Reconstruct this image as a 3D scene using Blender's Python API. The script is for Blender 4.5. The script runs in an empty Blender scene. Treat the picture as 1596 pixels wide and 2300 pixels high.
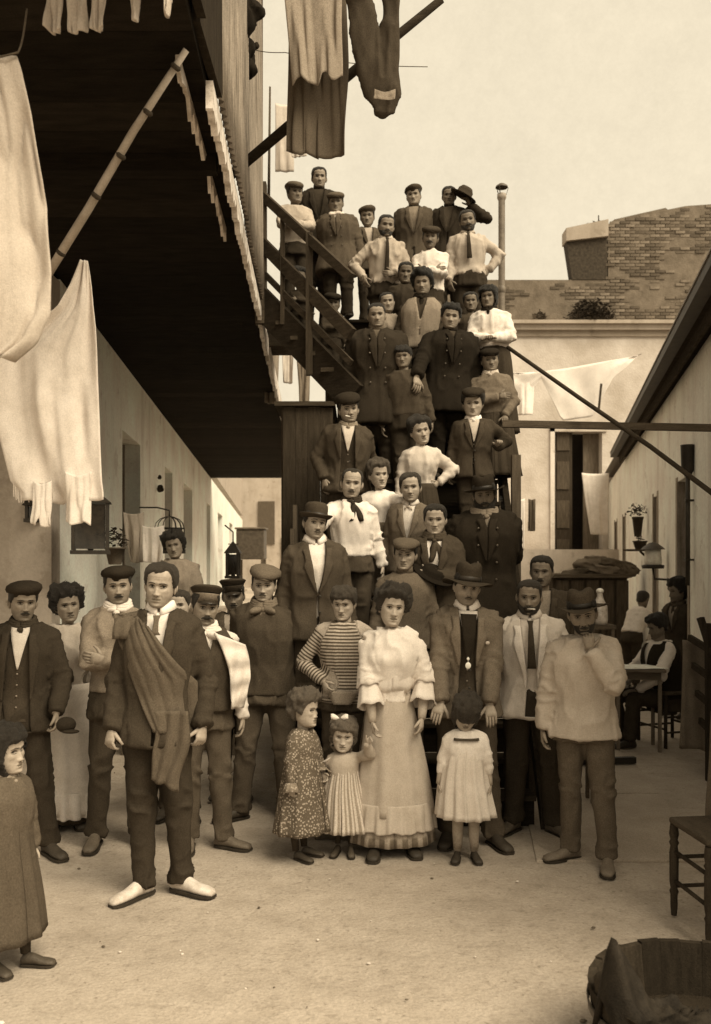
import bpy, bmesh, math, random
import numpy as np
from mathutils import Vector, Matrix, Euler
R = math.radians
random.seed(7); rng = np.random.default_rng(7)
scn = bpy.context.scene
COL = scn.collection

# ---------------------------------------------------------------- camera
F, HC, HY = 2000.0, 1.72, 1255.0        # focal (in 1596-wide units), camera height, horizon row
cam = bpy.data.cameras.new('camera'); camo = bpy.data.objects.new('camera', cam); COL.objects.link(camo)
camo.location = (0, 0, HC); camo.rotation_euler = (R(90), 0, 0)
cam.sensor_fit = 'VERTICAL'; cam.sensor_height = 36.0; cam.lens = 36.0*F/2300.0
cam.shift_y = (HY-1150.0)/2300.0
cam.clip_start = 0.1; cam.clip_end = 600
cam.dof.use_dof = True; cam.dof.focus_distance = 5.6; cam.dof.aperture_fstop = 3.2
scn.camera = camo
# ---------------------------------------------------------------- world
w = bpy.data.worlds.new('World'); scn.world = w; w.use_nodes = True
nt = w.node_tree; nt.nodes.clear()
N = nt.nodes.new; L = nt.links.new
out = N('ShaderNodeOutputWorld'); bg = N('ShaderNodeBackground'); sky = N('ShaderNodeTexSky')
sky.sky_type = 'NISHITA'; sky.sun_disc = False; sky.sun_elevation = R(50); sky.sun_rotation = R(134); sky.dust_density = 6
bw = N('ShaderNodeRGBToBW'); L(sky.outputs[0], bw.inputs[0])
m1 = N('ShaderNodeMath'); m1.operation = 'MULTIPLY_ADD'; m1.inputs[1].default_value = 0.10; m1.inputs[2].default_value = 6.6
L(bw.outputs[0], m1.inputs[0])
mn = N('ShaderNodeMath'); mn.operation = 'MINIMUM'; mn.inputs[1].default_value = 8.6; L(m1.outputs[0], mn.inputs[0])
tc = N('ShaderNodeTexCoord'); nz = N('ShaderNodeTexNoise'); nz.inputs['Scale'].default_value = 11; nz.inputs['Detail'].default_value = 12; nz.inputs['Roughness'].default_value = .95
L(tc.outputs['Generated'], nz.inputs['Vector'])
mr = N('ShaderNodeMapRange'); mr.inputs['From Min'].default_value = .25; mr.inputs['From Max'].default_value = .75; mr.inputs['To Min'].default_value = .86; mr.inputs['To Max'].default_value = 1.12
L(nz.outputs[0], mr.inputs[0])
m2 = N('ShaderNodeMath'); m2.operation = 'MULTIPLY'; L(mn.outputs[0], m2.inputs[0]); L(mr.outputs[0], m2.inputs[1])
cb = N('ShaderNodeVectorMath'); cb.operation = 'SCALE'; cb.inputs[0].default_value = (1.0, .872, .645); L(m2.outputs[0], cb.inputs['Scale'])
L(cb.outputs[0], bg.inputs['Color']); bg.inputs['Strength'].default_value = 0.077
L(bg.outputs[0], out.inputs[0])
# ---------------------------------------------------------------- sun (veiled)
sun = bpy.data.lights.new('sun', 'SUN'); suno = bpy.data.objects.new('sun', sun); COL.objects.link(suno)
sun.energy = 2.9; sun.angle = R(42); sun.color = (1, .87, .64)
_sd = Vector((math.sin(R(134))*math.cos(R(50)), math.cos(R(134))*math.cos(R(50)), math.sin(R(50))))
suno.rotation_euler = _sd.to_track_quat('Z', 'Y').to_euler()
suno.location = (4, -4, 12)
vs = scn.view_settings; vs.view_transform = 'Standard'; vs.look = 'None'; vs.gamma = 1; vs.exposure = 0.80; vs.use_curve_mapping = False
scn.cycles.use_denoising = True
scn.cycles.max_bounces = 5; scn.cycles.diffuse_bounces = 4; scn.cycles.glossy_bounces = 2; scn.cycles.transmission_bounces = 3
scn.cycles.caustics_reflective = False; scn.cycles.caustics_refractive = False

# ---------------------------------------------------------------- helpers
def at(px, py, Y): return Vector(((px-798)/F*Y, Y, HC+(HY-py)/F*Y))
def tint(l):                                    # warm grey pigment of luminance l
    t = min(1, max(0, (l-.05)/.65))
    return (min(l*1.07, .95), l*(.85+.13*t), l*(.62+.28*t), 1)
_M = {}
def mat(kind, l, l2=None, rough=.9, scale=14, bump=.25, bscale=180, amt=.25, **kw):
    key = (kind, round(l, 3), l2, rough, scale, bump, bscale, amt, tuple(sorted(kw.items())))
    if key in _M: return _M[key]
    m = bpy.data.materials.new(kind); _M[key] = m; m.use_nodes = True
    t = m.node_tree; n = t.nodes.new; k = t.links.new
    b = t.nodes['Principled BSDF']; b.inputs['Roughness'].default_value = rough
    b.inputs['Specular IOR Level'].default_value = kw.get('spec', .2)
    tc = n('ShaderNodeTexCoord'); vec = tc.outputs['Object']
    nz = n('ShaderNodeTexNoise'); nz.inputs['Scale'].default_value = scale; nz.inputs['Detail'].default_value = 7; nz.inputs['Roughness'].default_value = .65
    if 'stretch' in kw:
        mp = n('ShaderNodeMapping'); mp.inputs['Scale'].default_value = kw['stretch']; k(vec, mp.inputs[0]); k(mp.outputs[0], nz.inputs[0])
    else: k(vec, nz.inputs[0])
    rp = n('ShaderNodeValToRGB')
    a = l*(1-amt); c = l2 if l2 is not None else l*(1+amt)
    rp.color_ramp.elements[0].position = kw.get('p0', .3); rp.color_ramp.elements[1].position = kw.get('p1', .7)
    rp.color_ramp.elements[0].color = tint(a); rp.color_ramp.elements[1].color = tint(c)
    k(nz.outputs[0], rp.inputs[0]); colr = rp.outputs[0]
    pat = kw.get('pat')
    if pat:
        def mix(c1, lum, fac):
            mx = n('ShaderNodeMix'); mx.data_type = 'RGBA'; k(fac, mx.inputs[0]); k(c1, mx.inputs[6]); mx.inputs[7].default_value = tint(lum); return mx.outputs[2]
        def wave(src, freq, thr, sharp=.12, phase=0.0):
            mm = n('ShaderNodeMath'); mm.operation = 'MULTIPLY_ADD'; k(src, mm.inputs[0]); mm.inputs[1].default_value = freq; mm.inputs[2].default_value = phase
            fr = n('ShaderNodeMath'); fr.operation = 'PINGPONG'; k(mm.outputs[0], fr.inputs[0]); fr.inputs[1].default_value = 1
            r = n('ShaderNodeMapRange'); k(fr.outputs[0], r.inputs[0]); r.inputs['From Min'].default_value = thr-sharp; r.inputs['From Max'].default_value = thr+sharp
            return r.outputs[0]
        if pat in ('stripe', 'pleatstripe'):
            at_ = n('ShaderNodeAttribute'); at_.attribute_name = 'sv'; colr = mix(colr, kw['lp'], wave(at_.outputs['Fac'], kw['freq'], .5))
        elif pat == 'dots':
            vo = n('ShaderNodeTexVoronoi'); vo.inputs['Scale'].default_value = kw['freq']; k(vec, vo.inputs['Vector'])
            r = n('ShaderNodeMapRange'); k(vo.outputs['Distance'], r.inputs[0]); r.inputs['From Min'].default_value = .42; r.inputs['From Max'].default_value = .28
            colr = mix(colr, kw['lp'], r.outputs[0])
        elif pat == 'plaid':
            at_ = n('ShaderNodeAttribute'); at_.attribute_name = 'sv'; colr = mix(colr, kw['lp'], wave(at_.outputs['Fac'], kw['freq'], .55))
            sp = n('ShaderNodeSeparateXYZ'); k(vec, sp.inputs[0]); w2 = wave(sp.outputs[2], 22, .6)
            mm = n('ShaderNodeMath'); mm.operation = 'MULTIPLY'; k(w2, mm.inputs[0]); mm.inputs[1].default_value = .6
            colr = mix(colr, kw['lp'], mm.outputs[0])
    if kw.get('grain', .30):
        ng = n('ShaderNodeTexNoise'); ng.inputs['Scale'].default_value = kw.get('gscale', 130); ng.inputs['Detail'].default_value = 3; ng.inputs['Roughness'].default_value = .8; k(vec, ng.inputs[0])
        gr = n('ShaderNodeMapRange'); k(ng.outputs[0], gr.inputs[0]); gr.inputs['From Min'].default_value = .3; gr.inputs['From Max'].default_value = .7; ga = kw.get('grain', .28 if l < .35 else .13); gr.inputs['To Min'].default_value = 1-ga; gr.inputs['To Max'].default_value = 1+ga
        vm = n('ShaderNodeVectorMath'); vm.operation = 'SCALE'; k(colr, vm.inputs[0]); k(gr.outputs[0], vm.inputs['Scale']); colr = vm.outputs[0]
    if kw.get('stub'):  # darkens stubble and the painted-in shade of the eye sockets
        sa = n('ShaderNodeAttribute'); sa.attribute_name = 'sv'; sm_ = n('ShaderNodeMath'); sm_.operation = 'MULTIPLY'; k(sa.outputs['Fac'], sm_.inputs[0]); sm_.inputs[1].default_value = kw['stub']
        mx = n('ShaderNodeMix'); mx.data_type = 'RGBA'; k(sm_.outputs[0], mx.inputs[0]); k(colr, mx.inputs[6]); mx.inputs[7].default_value = tint(l*.38); colr = mx.outputs[2]
    k(colr, b.inputs['Base Color'])
    if bump:
        n2 = n('ShaderNodeTexNoise'); n2.inputs['Scale'].default_value = bscale; n2.inputs['Detail'].default_value = 5; k(vec, n2.inputs[0])
        ad = n('ShaderNodeMath'); ad.operation = 'MULTIPLY_ADD'; k(nz.outputs[0], ad.inputs[0]); ad.inputs[1].default_value = 1.6; k(n2.outputs[0], ad.inputs[2])
        bp = n('ShaderNodeBump'); bp.inputs['Strength'].default_value = bump; bp.inputs['Distance'].default_value = kw.get('bd', .006)
        k(ad.outputs[0], bp.inputs['Height']); k(bp.outputs[0], b.inputs['Normal'])
    return m
def cloth(l, **k):
    k.setdefault('amt', .12); k.setdefault('scale', 8); k.setdefault('bump', .5)
    return mat('cloth', l, bscale=260, rough=.95, spec=.05, **k)
WOOD = lambda l=.10: mat('wood', l, scale=5, stretch=(6, 6, .8), amt=.35, bump=.4, rough=.95, spec=.04)
WOODH = lambda l=.10: mat('wood', l, scale=5, stretch=(.8, 3, 8), amt=.35, bump=.4, rough=.95, spec=.04)
def PLASTER(l=.5):
    key = ('PLK', l)
    if key in _M: return _M[key]
    m = mat('plaster', l, scale=1.3, amt=.14, bump=.4, bscale=45, bd=.01, grain=.10, gscale=30); _M[key] = m
    t = m.node_tree; b = t.nodes['Principled BSDF']; src = b.inputs['Base Color'].links[0].from_socket; tcn = t.nodes.new('ShaderNodeTexCoord')
    for sc, st, lo, hi, amt_, dk in ((1.1, (2.2, 2.2, .35), .52, .72, .45, .5), (3.2, (1, 1, 1), .60, .66, .55, .62), (9, (1, 1, 1), .66, .70, .6, .45)):   # runs of damp, patches, chips
        mp = t.nodes.new('ShaderNodeMapping'); mp.inputs['Scale'].default_value = st; t.links.new(tcn.outputs['Object'], mp.inputs[0])
        n1 = t.nodes.new('ShaderNodeTexNoise'); n1.inputs['Scale'].default_value = sc; n1.inputs['Detail'].default_value = 8; n1.inputs['Roughness'].default_value = .6; t.links.new(mp.outputs[0], n1.inputs[0])
        mrn = t.nodes.new('ShaderNodeMapRange'); t.links.new(n1.outputs[0], mrn.inputs[0]); mrn.inputs['From Min'].default_value = lo; mrn.inputs['From Max'].default_value = hi; mrn.inputs['To Max'].default_value = amt_
        mx = t.nodes.new('ShaderNodeMix'); mx.data_type = 'RGBA'; t.links.new(mrn.outputs[0], mx.inputs[0]); t.links.new(src, mx.inputs[6]); mx.inputs[7].default_value = tint(l*dk); src = mx.outputs[2]
    t.links.new(src, b.inputs['Base Color']); return m
METAL = lambda l=.06: mat('iron', l, scale=12, amt=.4, rough=.55, spec=.4)

class G:
    """collects verts / faces"""
    def __init__(s): s.v = []; s.f = []; s.m = []; s.n = 0; s.sv = []
    def add(s, v, f, mi=0, sv=None):
        v = np.asarray(v, float).reshape(-1, 3); s.v.append(v); s.f += [tuple(int(i)+s.n for i in q) for q in f]
        s.m += [mi]*len(f); s.sv.append(np.zeros(len(v)) if sv is None else np.asarray(sv, float)); s.n += len(v); return s
    def box(s, a, b, mi=0, rot=None, c=None):
        x0, y0, z0 = a; x1, y1, z1 = b
        v = np.array([[x, y, z] for z in (z0, z1) for (x, y) in ((x0, y0), (x1, y0), (x1, y1), (x0, y1))], float)
        if rot is not None:
            cc = v.mean(0) if c is None else np.array(c); v = (v-cc) @ np.array(rot).T + cc
        return s.add(v, [(3, 2, 1, 0), (4, 5, 6, 7), (0, 1, 5, 4), (1, 2, 6, 5), (2, 3, 7, 6), (3, 0, 4, 7)], mi)
    def bar(s, p, q, w, h, mi=0, up=(0, 0, 1)):
        p = np.array(p, float); q = np.array(q, float); d = q-p; d /= np.linalg.norm(d)
        u = np.array(up, float); r = np.cross(d, u)
        if np.linalg.norm(r) < 1e-4: r = np.cross(d, (0, 1, 0))
        r /= np.linalg.norm(r); u = np.cross(r, d)
        v = [e+a*r*w/2+b*u*h/2 for e in (p, q) for a, b in ((-1, -1), (1, -1), (1, 1), (-1, 1))]
        return s.add(v, [(0, 1, 2, 3), (7, 6, 5, 4), (0, 4, 5, 1), (1, 5, 6, 2), (2, 6, 7, 3), (3, 7, 4, 0)], mi)
    def tube(s, P, r, n=10, mi=0, flat=1.0, cap=True, sv=None, up=None):
        P = np.asarray(P, float); k = len(P); r = np.broadcast_to(np.asarray(r, float), (k,))
        T = np.gradient(P, axis=0) if k > 2 else np.array([P[1]-P[0]]*2)
        T /= np.linalg.norm(T, axis=1)[:, None]+1e-12
        a = np.array(up if up is not None else ((0, 1, .01) if abs(T[0][2]) > .7 else (0, 0, 1)), float)
        V = []
        for i in range(k):
            x = np.cross(T[i], a); x /= np.linalg.norm(x)+1e-12; y = np.cross(x, T[i]); a = y
            th = np.arange(n)*2*math.pi/n
            V.append(P[i]+r[i]*(np.cos(th)[:, None]*x+flat*np.sin(th)[:, None]*y))
        V = np.concatenate(V); Fq = [(i*n+j, (i+1)*n+j, (i+1)*n+(j+1) % n, i*n+(j+1) % n) for i in range(k-1) for j in range(n)]
        if cap: Fq += [tuple(range(n)), tuple(range((k-1)*n, k*n))[::-1]]
        S = np.concatenate([[0], np.cumsum(np.linalg.norm(np.diff(P, axis=0), axis=1))]) if sv else None
        return s.add(V, Fq, mi, np.repeat(S, n) if sv else None)
    def ball(s, c, r, n=12, m=8, mi=0, M=None):
        r = np.broadcast_to(np.asarray(r, float), (3,)); V = []
        for i in range(1, m):
            p = math.pi*i/m
            for j in range(n):
                t = 2*math.pi*j/n; V.append((math.sin(p)*math.cos(t), math.sin(p)*math.sin(t), -math.cos(p)))
        V += [(0, 0, -1), (0, 0, 1)]; V = np.array(V)*r
        if M is not None: V = V @ np.array(M).T
        V = V+np.array(c); b, t_ = (m-1)*n, (m-1)*n+1
        f = [(i*n+j, i*n+(j+1) % n, (i+1)*n+(j+1) % n, (i+1)*n+j) for i in range(m-2) for j in range(n)]
        f += [(b, (j+1) % n, j) for j in range(n)]+[((m-2)*n+j, (m-2)*n+(j+1) % n, t_) for j in range(n)]
        return s.add(V, f, mi)
    def lathe(s, prof, n=24, c=(0, 0, 0), mi=0, wob=None, ell=(1, 1), M=None, closed=False):
        V = []; k = len(prof)
        for i, (r, z) in enumerate(prof):
            for j in range(n):
                t = 2*math.pi*j/n; rr = r*(1+(wob(t, i/(k-1)) if wob else 0)); V.append((rr*math.cos(t)*ell[0], rr*math.sin(t)*ell[1], z))
        V = np.array(V)
        if M is not None: V = V @ np.array(M).T
        V = V+np.array(c)
        f = [(i*n+j, i*n+(j+1) % n, (i+1)*n+(j+1) % n, (i+1)*n+j) for i in range(k-1) for j in range(n)]
        if closed: f += [tuple(range(n))[::-1], tuple(range((k-1)*n, k*n))]
        return s.add(V, f, mi, np.tile(np.arange(n)/n, k))
    def grid(s, P, mi=0, sv=None, flip=False):
        P = np.asarray(P, float); a, b = P.shape[:2]
        f = [(i*b+j, i*b+j+1, (i+1)*b+j+1, (i+1)*b+j) for i in range(a-1) for j in range(b-1)]
        if flip: f = [q[::-1] for q in f]
        return s.add(P.reshape(-1, 3), f, mi, None if sv is None else np.asarray(sv).reshape(-1))
    def V(s): return np.concatenate(s.v)
    def mesh(s, name='m'):
        me = bpy.data.meshes.new(name); me.from_pydata(s.V().tolist(), [], s.f); return me
def obj(name, g, mats, parent=None, smooth=False, solid=0, bevel=0, stuff=False, T=None, **props):
    if isinstance(g, G):
        me = g.mesh(name)
        V = g.V()
        if len(g.m): me.polygons.foreach_set('material_index', g.m)
        sv = np.concatenate(g.sv)
        if sv.any():
            a = me.attributes.new('sv', 'FLOAT', 'POINT'); a.data.foreach_set('value', sv)
    else: me = g
    if not isinstance(mats, (list, tuple)): mats = [mats]
    for m in mats: me.materials.append(m)
    if T is not None: me.transform(T)
    if smooth: me.polygons.foreach_set('use_smooth', [True]*len(me.polygons))
    o = bpy.data.objects.new(name, me); COL.objects.link(o)
    if parent: o.parent = parent
    if solid:
        md = o.modifiers.new('s', 'SOLIDIFY'); md.thickness = solid; md.offset = 0
    if bevel:
        md = o.modifiers.new('b', 'BEVEL'); md.width = bevel; md.segments = 2; md.limit_method = 'ANGLE'
    if stuff: o['kind'] = 'stuff'
    for k_, v_ in props.items(): o[k_] = v_
    return o
def thing(name, label, cat, loc=(0, 0, 0), rz=0, group=None):
    e = bpy.data.objects.new(name, None); COL.objects.link(e); e.location = loc; e.rotation_euler = (0, 0, rz); e.empty_display_size = .1
    e['label'] = label; e['category'] = cat
    if group: e['group'] = group
    return e
def tag(o, label, cat, group=None):
    o['label'] = label; o['category'] = cat
    if group: o['group'] = group
    return o
def struct(o): o['kind'] = 'structure'; return o
# numpy value noise
_NH = rng.random(4096)
def vnoise(P):
    P = np.asarray(P, float); i = np.floor(P).astype(np.int64); f = P-i; f = f*f*(3-2*f)
    def h(a, b, c): return _NH[(a*73+b*1319+c*2711+((a*b) & 63)*17) & 4095]
    r = 0
    for dx in (0, 1):
        for dy in (0, 1):
            for dz in (0, 1):
                wgt = (f[:, 0] if dx else 1-f[:, 0])*(f[:, 1] if dy else 1-f[:, 1])*(f[:, 2] if dz else 1-f[:, 2])
                r = r+wgt*h(i[:, 0]+dx, i[:, 1]+dy, i[:, 2]+dz)
    return r*2-1
def hang(w, h, nx=22, ny=26, fold=.03, nf=4, sag=.02, seed=0, taper=0., ragged=.0, skew=0.):
    """a cloth hanging in its own x-z plane: real folds in depth; top edge at z=0"""
    u = np.linspace(0, 1, nx); v = np.linspace(0, 1, ny); U, V_ = np.meshgrid(u, v)
    x = (U-.5)*w*(1-taper*V_)+skew*V_*w
    nzv = vnoise(np.stack([U.ravel()*nf, V_.ravel()*1.3+seed, np.full(U.size, seed*3.7)], 1)).reshape(U.shape)
    n2 = vnoise(np.stack([U.ravel()*nf*2.6+9, V_.ravel()*2.2+seed, np.full(U.size, seed*1.7+4)], 1)).reshape(U.shape)
    y = fold*(.35+.65*V_)*(nzv*1.4+.6*n2)
    x = x+fold*.5*n2*V_
    hem = vnoise(np.stack([u*6+seed, u*0, u*0+seed], 1))*ragged
    z = -V_*(h+hem[None, :])-sag*np.sin(U*math.pi)*(1-V_*.5)
    return np.stack([x, y, z], -1)
def hung(name, px0, px1, py0, py1, Y, l, label, cat, parent=None, rz=0, solid=.006, **k):
    a, b = at(px0, py0, Y), at(px1, py1, Y); wd = b.x-a.x; ht = a.z-b.z
    g = G().grid(hang(wd, ht, **k))
    o = obj(name, g, cloth(l, amt=.1), smooth=True, solid=solid); o.location = ((a.x+b.x)/2, Y, a.z); o.rotation_euler = (0, 0, rz)
    if label: tag(o, label, cat)
    return o
# ================================================================ SETTING
PL = PLASTER
# ground: one sheet to the horizon, finely uneven near the camera
def ground():
    g = G()
    xs = np.concatenate([[-200, -60, -20], np.linspace(-6, 7, 90), [20, 60, 200]]); ys = np.concatenate([[-30, -5], np.linspace(0, 16, 110), [25, 50, 120, 400]])
    X, Yy = np.meshgrid(xs, ys); P = np.stack([X.ravel()*1.1, Yy.ravel()*1.1, X.ravel()*0], 1)
    z = vnoise(P)*.008+vnoise(P*3.3)*.006; z = z.reshape(X.shape)
    z[(X < -6) | (X > 7) | (Yy < .1) | (Yy > 15.9)] = 0
    g.grid(np.stack([X, Yy, z-.006], -1))
    m = mat('packed_earth', .37, scale=6, amt=.10, bump=.45, bscale=48, bd=.012, grain=.18, gscale=75)
    # broad stains and streaks of dirt
    t = m.node_tree; b = t.nodes['Principled BSDF']; src = b.inputs['Base Color'].links[0].from_socket
    tcn = t.nodes.new('ShaderNodeTexCoord')
    for sc, st, lo, hi, dark in ((.5, (1, 1.3, 1), .45, .75, .30), (3.5, (1, 1.25, 1), .50, .80, .22), (14, (1, 1.2, 1), .55, .72, .26), (34, (1, 1, 1), .60, .70, .40)):
        mp = t.nodes.new('ShaderNodeMapping'); mp.inputs['Scale'].default_value = st; t.links.new(tcn.outputs['Object'], mp.inputs[0])
        n1 = t.nodes.new('ShaderNodeTexNoise'); n1.inputs['Scale'].default_value = sc; n1.inputs['Detail'].default_value = 8; n1.inputs['Roughness'].default_value = .6; t.links.new(mp.outputs[0], n1.inputs[0])
        mrn = t.nodes.new('ShaderNodeMapRange'); t.links.new(n1.outputs[0], mrn.inputs[0]); mrn.inputs['From Min'].default_value = lo; mrn.inputs['From Max'].default_value = hi; mrn.inputs['To Max'].default_value = dark*1.6
        mx = t.nodes.new('ShaderNodeMix'); mx.data_type = 'RGBA'; t.links.new(mrn.outputs[0], mx.inputs[0]); t.links.new(src, mx.inputs[6]); mx.inputs[7].default_value = tint(.15); src = mx.outputs[2]
    t.links.new(src, b.inputs['Base Color'])
    struct(obj('ground', g, m, smooth=True))
ground()
# stone slabs on the right of the yard
slab_m = mat('slab_stone', .33, scale=2.2, amt=.16, bump=.6, bscale=50, bd=.012)
pav = bpy.data.objects.new('pavement', None); COL.objects.link(pav); struct(pav)
ax = np.array([.128, 1.0]); ax /= np.linalg.norm(ax)
for i in range(5):
    for j in range(7):
        x0 = 1.02+i*1.02; y0 = 5.05+j*1.45+(.0 if i % 2 == 0 else .0)
        gx = x0+(y0-5)*.128; v = []
        for (a, b_) in ((0, 0), (1, 0), (1, 1), (0, 1)):
            xx = x0+a*1.008; yy = y0+b_*1.438; v.append((xx+(yy-5)*.128, yy))
        h = .010+.003*random.random()
        vv = [(x, y, -.03) for x, y in v]+[(x, y, h+random.uniform(-.001, .001)) for x, y in v]
        if v[1][0] > 1.375+.227*v[1][1]-.02: continue
        obj('slab', G().add(vv, [(3, 2, 1, 0), (4, 5, 6, 7), (0, 1, 5, 4), (1, 2, 6, 5), (2, 3, 7, 6), (3, 0, 4, 7)]), slab_m, pav, bevel=.006)
# pebbles and crumbs
g = G()
for i in range(170):
    x = random.uniform(-2, 2.6); y = 2.9+9*random.random()**1.6; r = random.choice((.003, .004, .006, .006, .009))*random.uniform(.7, 1.3)
    g.ball((x, y, r*.3), (r*random.uniform(1, 1.8), r, r*.7), 6, 4, mi=random.random() < .35)
obj('pebbles', g, [mat('pebble', .12), mat('pebble', .55)], stuff=True, smooth=True)

# ---- left building
SL = -.094
def xl(Y): return -2.39+SL*(Y-7.2)
def wallbox(g, f, Y0, Y1, z0, z1, t, mi=0):       # t>0: thickness away from the yard
    v = [(f(Y), Y, z) for z in (z0, z1) for Y in (Y0, Y1)]
    v += [(f(Y)+t, Y, z) for z in (z0, z1) for Y in (Y0, Y1)]
    g.add(v, [(0, 1, 3, 2), (4, 6, 7, 5), (0, 4, 5, 1), (2, 3, 7, 6), (0, 2, 6, 4), (1, 5, 7, 3)], mi)
lb = thing('long_house', 'long pale plastered house with a row of tall narrow doors on the left', 'house', (0, 0, 0))
g = G(); doors = [(10.2, 11.6), (14.25, 15.35), (17.3, 19.2), (23.4, 24.8), (28.3, 31.0), (36, 39), (44.5, 48)]
y = 7.2
for a, b_ in doors:
    wallbox(g, xl, y, a, 0, 3.98, -.45); wallbox(g, xl, a, b_, 3.2, 3.98, -.45); y = b_
wallbox(g, xl, y, 52, 0, 3.98, -.45)
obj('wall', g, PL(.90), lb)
obj('wall', G().box((-6.5, 7.0, 0), (xl(7.2)-.0, 7.2, 3.96)), PL(.44), lb)  # greyer plaster puts this end wall's shade into its colour
obj('skirting', G().add([(xl(7.2)+.012, 7.2, 0), (xl(10.2)+.012, 10.2, 0), (xl(10.2)+.012, 10.2, .5), (xl(7.2)+.012, 7.2, .5)], [(0, 1, 2, 3)]), PL(.3), lb)
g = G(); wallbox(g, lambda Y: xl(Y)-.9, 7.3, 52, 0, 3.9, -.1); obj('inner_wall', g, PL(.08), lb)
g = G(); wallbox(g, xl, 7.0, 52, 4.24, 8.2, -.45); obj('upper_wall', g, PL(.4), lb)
for a, b_ in doors:
    fx = lambda Y: xl(Y)-.27
    d = G(); wallbox(d, fx, a+.04, b_-.04, 0.02, 2.55, -.05); dd = obj('door', d, WOOD(.04), lb, bevel=.006)
    e = G()
    for k in range(3):
        za = .15+k*.8
        wallbox(e, lambda Y: xl(Y)-.262, a+.16, (a+b_)/2-.06, za, za+.62, -.02); wallbox(e, lambda Y: xl(Y)-.262, (a+b_)/2+.06, b_-.16, za, za+.62, -.02)
    obj('door_panel', e, WOOD(.055), dd)
    d = G(); wallbox(d, fx, a+.04, b_-.04, 2.56, 3.16, -.02); obj('fanlight', d, mat('old_glass', .04, rough=.15, spec=.5, bump=0), lb)
    # timber frame
    for (s0, s1, z0, z1) in ((a, a+.05, 0, 3.2), (b_-.05, b_, 0, 3.2)):
        d = G(); wallbox(d, lambda Y: xl(Y)-.2, s0, s1, z0, z1, -.09); obj('door_frame', d, WOOD(.3), lb)
    obj('threshold', G().box((xl(a)-.4, a, 0), (xl(a)+.06, b_, .09)), PL(.3), lb)
# ---- gallery above it
def xe(Y): return -.53-.045*Y
gal = thing('timber_gallery', 'dark timber gallery overhanging the left side of the yard with scalloped trim', 'gallery', (0, 0, 0))
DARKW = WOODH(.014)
# soffit planks (across), joists (across), fascia
yy = 2.95; k = 0; rest = G()
while yy < 25:
    w_ = .30
    g = G(); g.add([(xe(yy), yy, 4.0), (xe(yy+w_-.004), yy+w_-.004, 4.0), (-7, yy+w_-.004, 4.0), (-7, yy, 4.0), (xe(yy), yy, 4.035), (xe(yy+w_-.004), yy+w_-.004, 4.035), (-7, yy+w_-.004, 4.035), (-7, yy, 4.035)],
                   [(0, 1, 2, 3), (7, 6, 5, 4), (0, 4, 5, 1), (1, 5, 6, 2), (3, 2, 6, 7), (0, 3, 7, 4)])
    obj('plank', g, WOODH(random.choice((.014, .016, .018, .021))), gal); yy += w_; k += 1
for i in range(2):
    Y = 3.3+i*1.7
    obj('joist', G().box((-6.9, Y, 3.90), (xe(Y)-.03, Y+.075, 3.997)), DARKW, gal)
g = G(); g.add([(xe(3), 3, 4.04), (xe(25), 25, 4.04), (-7, 25, 4.04), (-7, 3, 4.04), (xe(3), 3, 4.2), (xe(25), 25, 4.2), (-7, 25, 4.2), (-7, 3, 4.2)],
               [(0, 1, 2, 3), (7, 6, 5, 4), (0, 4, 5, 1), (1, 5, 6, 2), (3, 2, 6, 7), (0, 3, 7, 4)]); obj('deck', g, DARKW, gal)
# scalloped pale trim board on the edge
def trim(Y0, Y1, z0, z1, amp, per, off=.0, l=.55, th=.035):
    n = int((Y1-Y0)/.012); g = G(); P = []
    ys = np.linspace(Y0, Y1, n)
    lo = z0+amp*np.abs(np.sin(ys*math.pi/per+1.5*vnoise(np.stack([ys*3, ys*0+4, ys*0], 1))))+vnoise(np.stack([ys*13, ys*0, ys*0], 1))*amp*.9
    for s_ in (0, th): P.append(np.stack([[xe(Y)+off+s_, Y, a] for Y, a in zip(ys, lo)])); P.append(np.stack([[xe(Y)+off+s_, Y, z1] for Y in ys]))
    g.grid(np.stack([P[0], P[1], P[3], P[2], P[0]])); m_ = len(ys); g.f += [(0, m_, 3*m_, 2*m_), (m_-1, 2*m_-1, 4*m_-1, 3*m_-1)][:0]; g.add([P[0][0], P[1][0], P[3][0], P[2][0]], [(0, 1, 2, 3)])
    obj('scalloped_trim', g, mat('worn_paint', l, scale=9, amt=.35, p0=.35, p1=.55), gal, smooth=False)
trim(4.3, 8.3, 3.88, 4.03, .035, .12, l=.55)
trim(4.0, 6.1, 3.90, 3.985, .05, .17, off=-.10, l=.42, th=.02)
trim(8.35, 14.5, 3.84, 4.05, .05, .17, l=.6)
trim(14.6, 22, 3.9, 4.05, .05, .17)
# corrugated iron side sheets: alternate crests, sheets lapped
sheet_m = mat('rusted_iron', .24, scale=5, stretch=(3, 3, .5), amt=.5, rough=.7, spec=.3, bump=.5)
for i in range(4):
    Y0 = 4.5+i*.87; n = 88; g = G(); ys = np.linspace(Y0, Y0+.88, n); ph = np.sin(ys*2*math.pi/.076)*.017
    top = 6.9; zs = np.linspace(4.07, top, 8)
    P = np.array([[(xe(Y)+.045+p+(.008 if i % 2 else 0)-.02*(z-4.07)/2.8, Y, z) for Y, p in zip(ys, ph)] for z in zs])
    obj('iron_sheet', g.grid(P), sheet_m, gal, smooth=True, solid=.003)
for i in range(2):
    Y0 = 3.2+i*.66
    obj('side_board', G().box((xe(Y0)-.01, Y0, 4.05), (xe(Y0)+.03, Y0+.64, 6.9)), WOOD(.035), gal)
for zz in ():
    obj('side_rail', G().bar((xe(4.45)+.07, 4.45, zz), (xe(8.0)+.07, 8.0, zz), .035, .06), WOODH(.12), gal)
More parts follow.
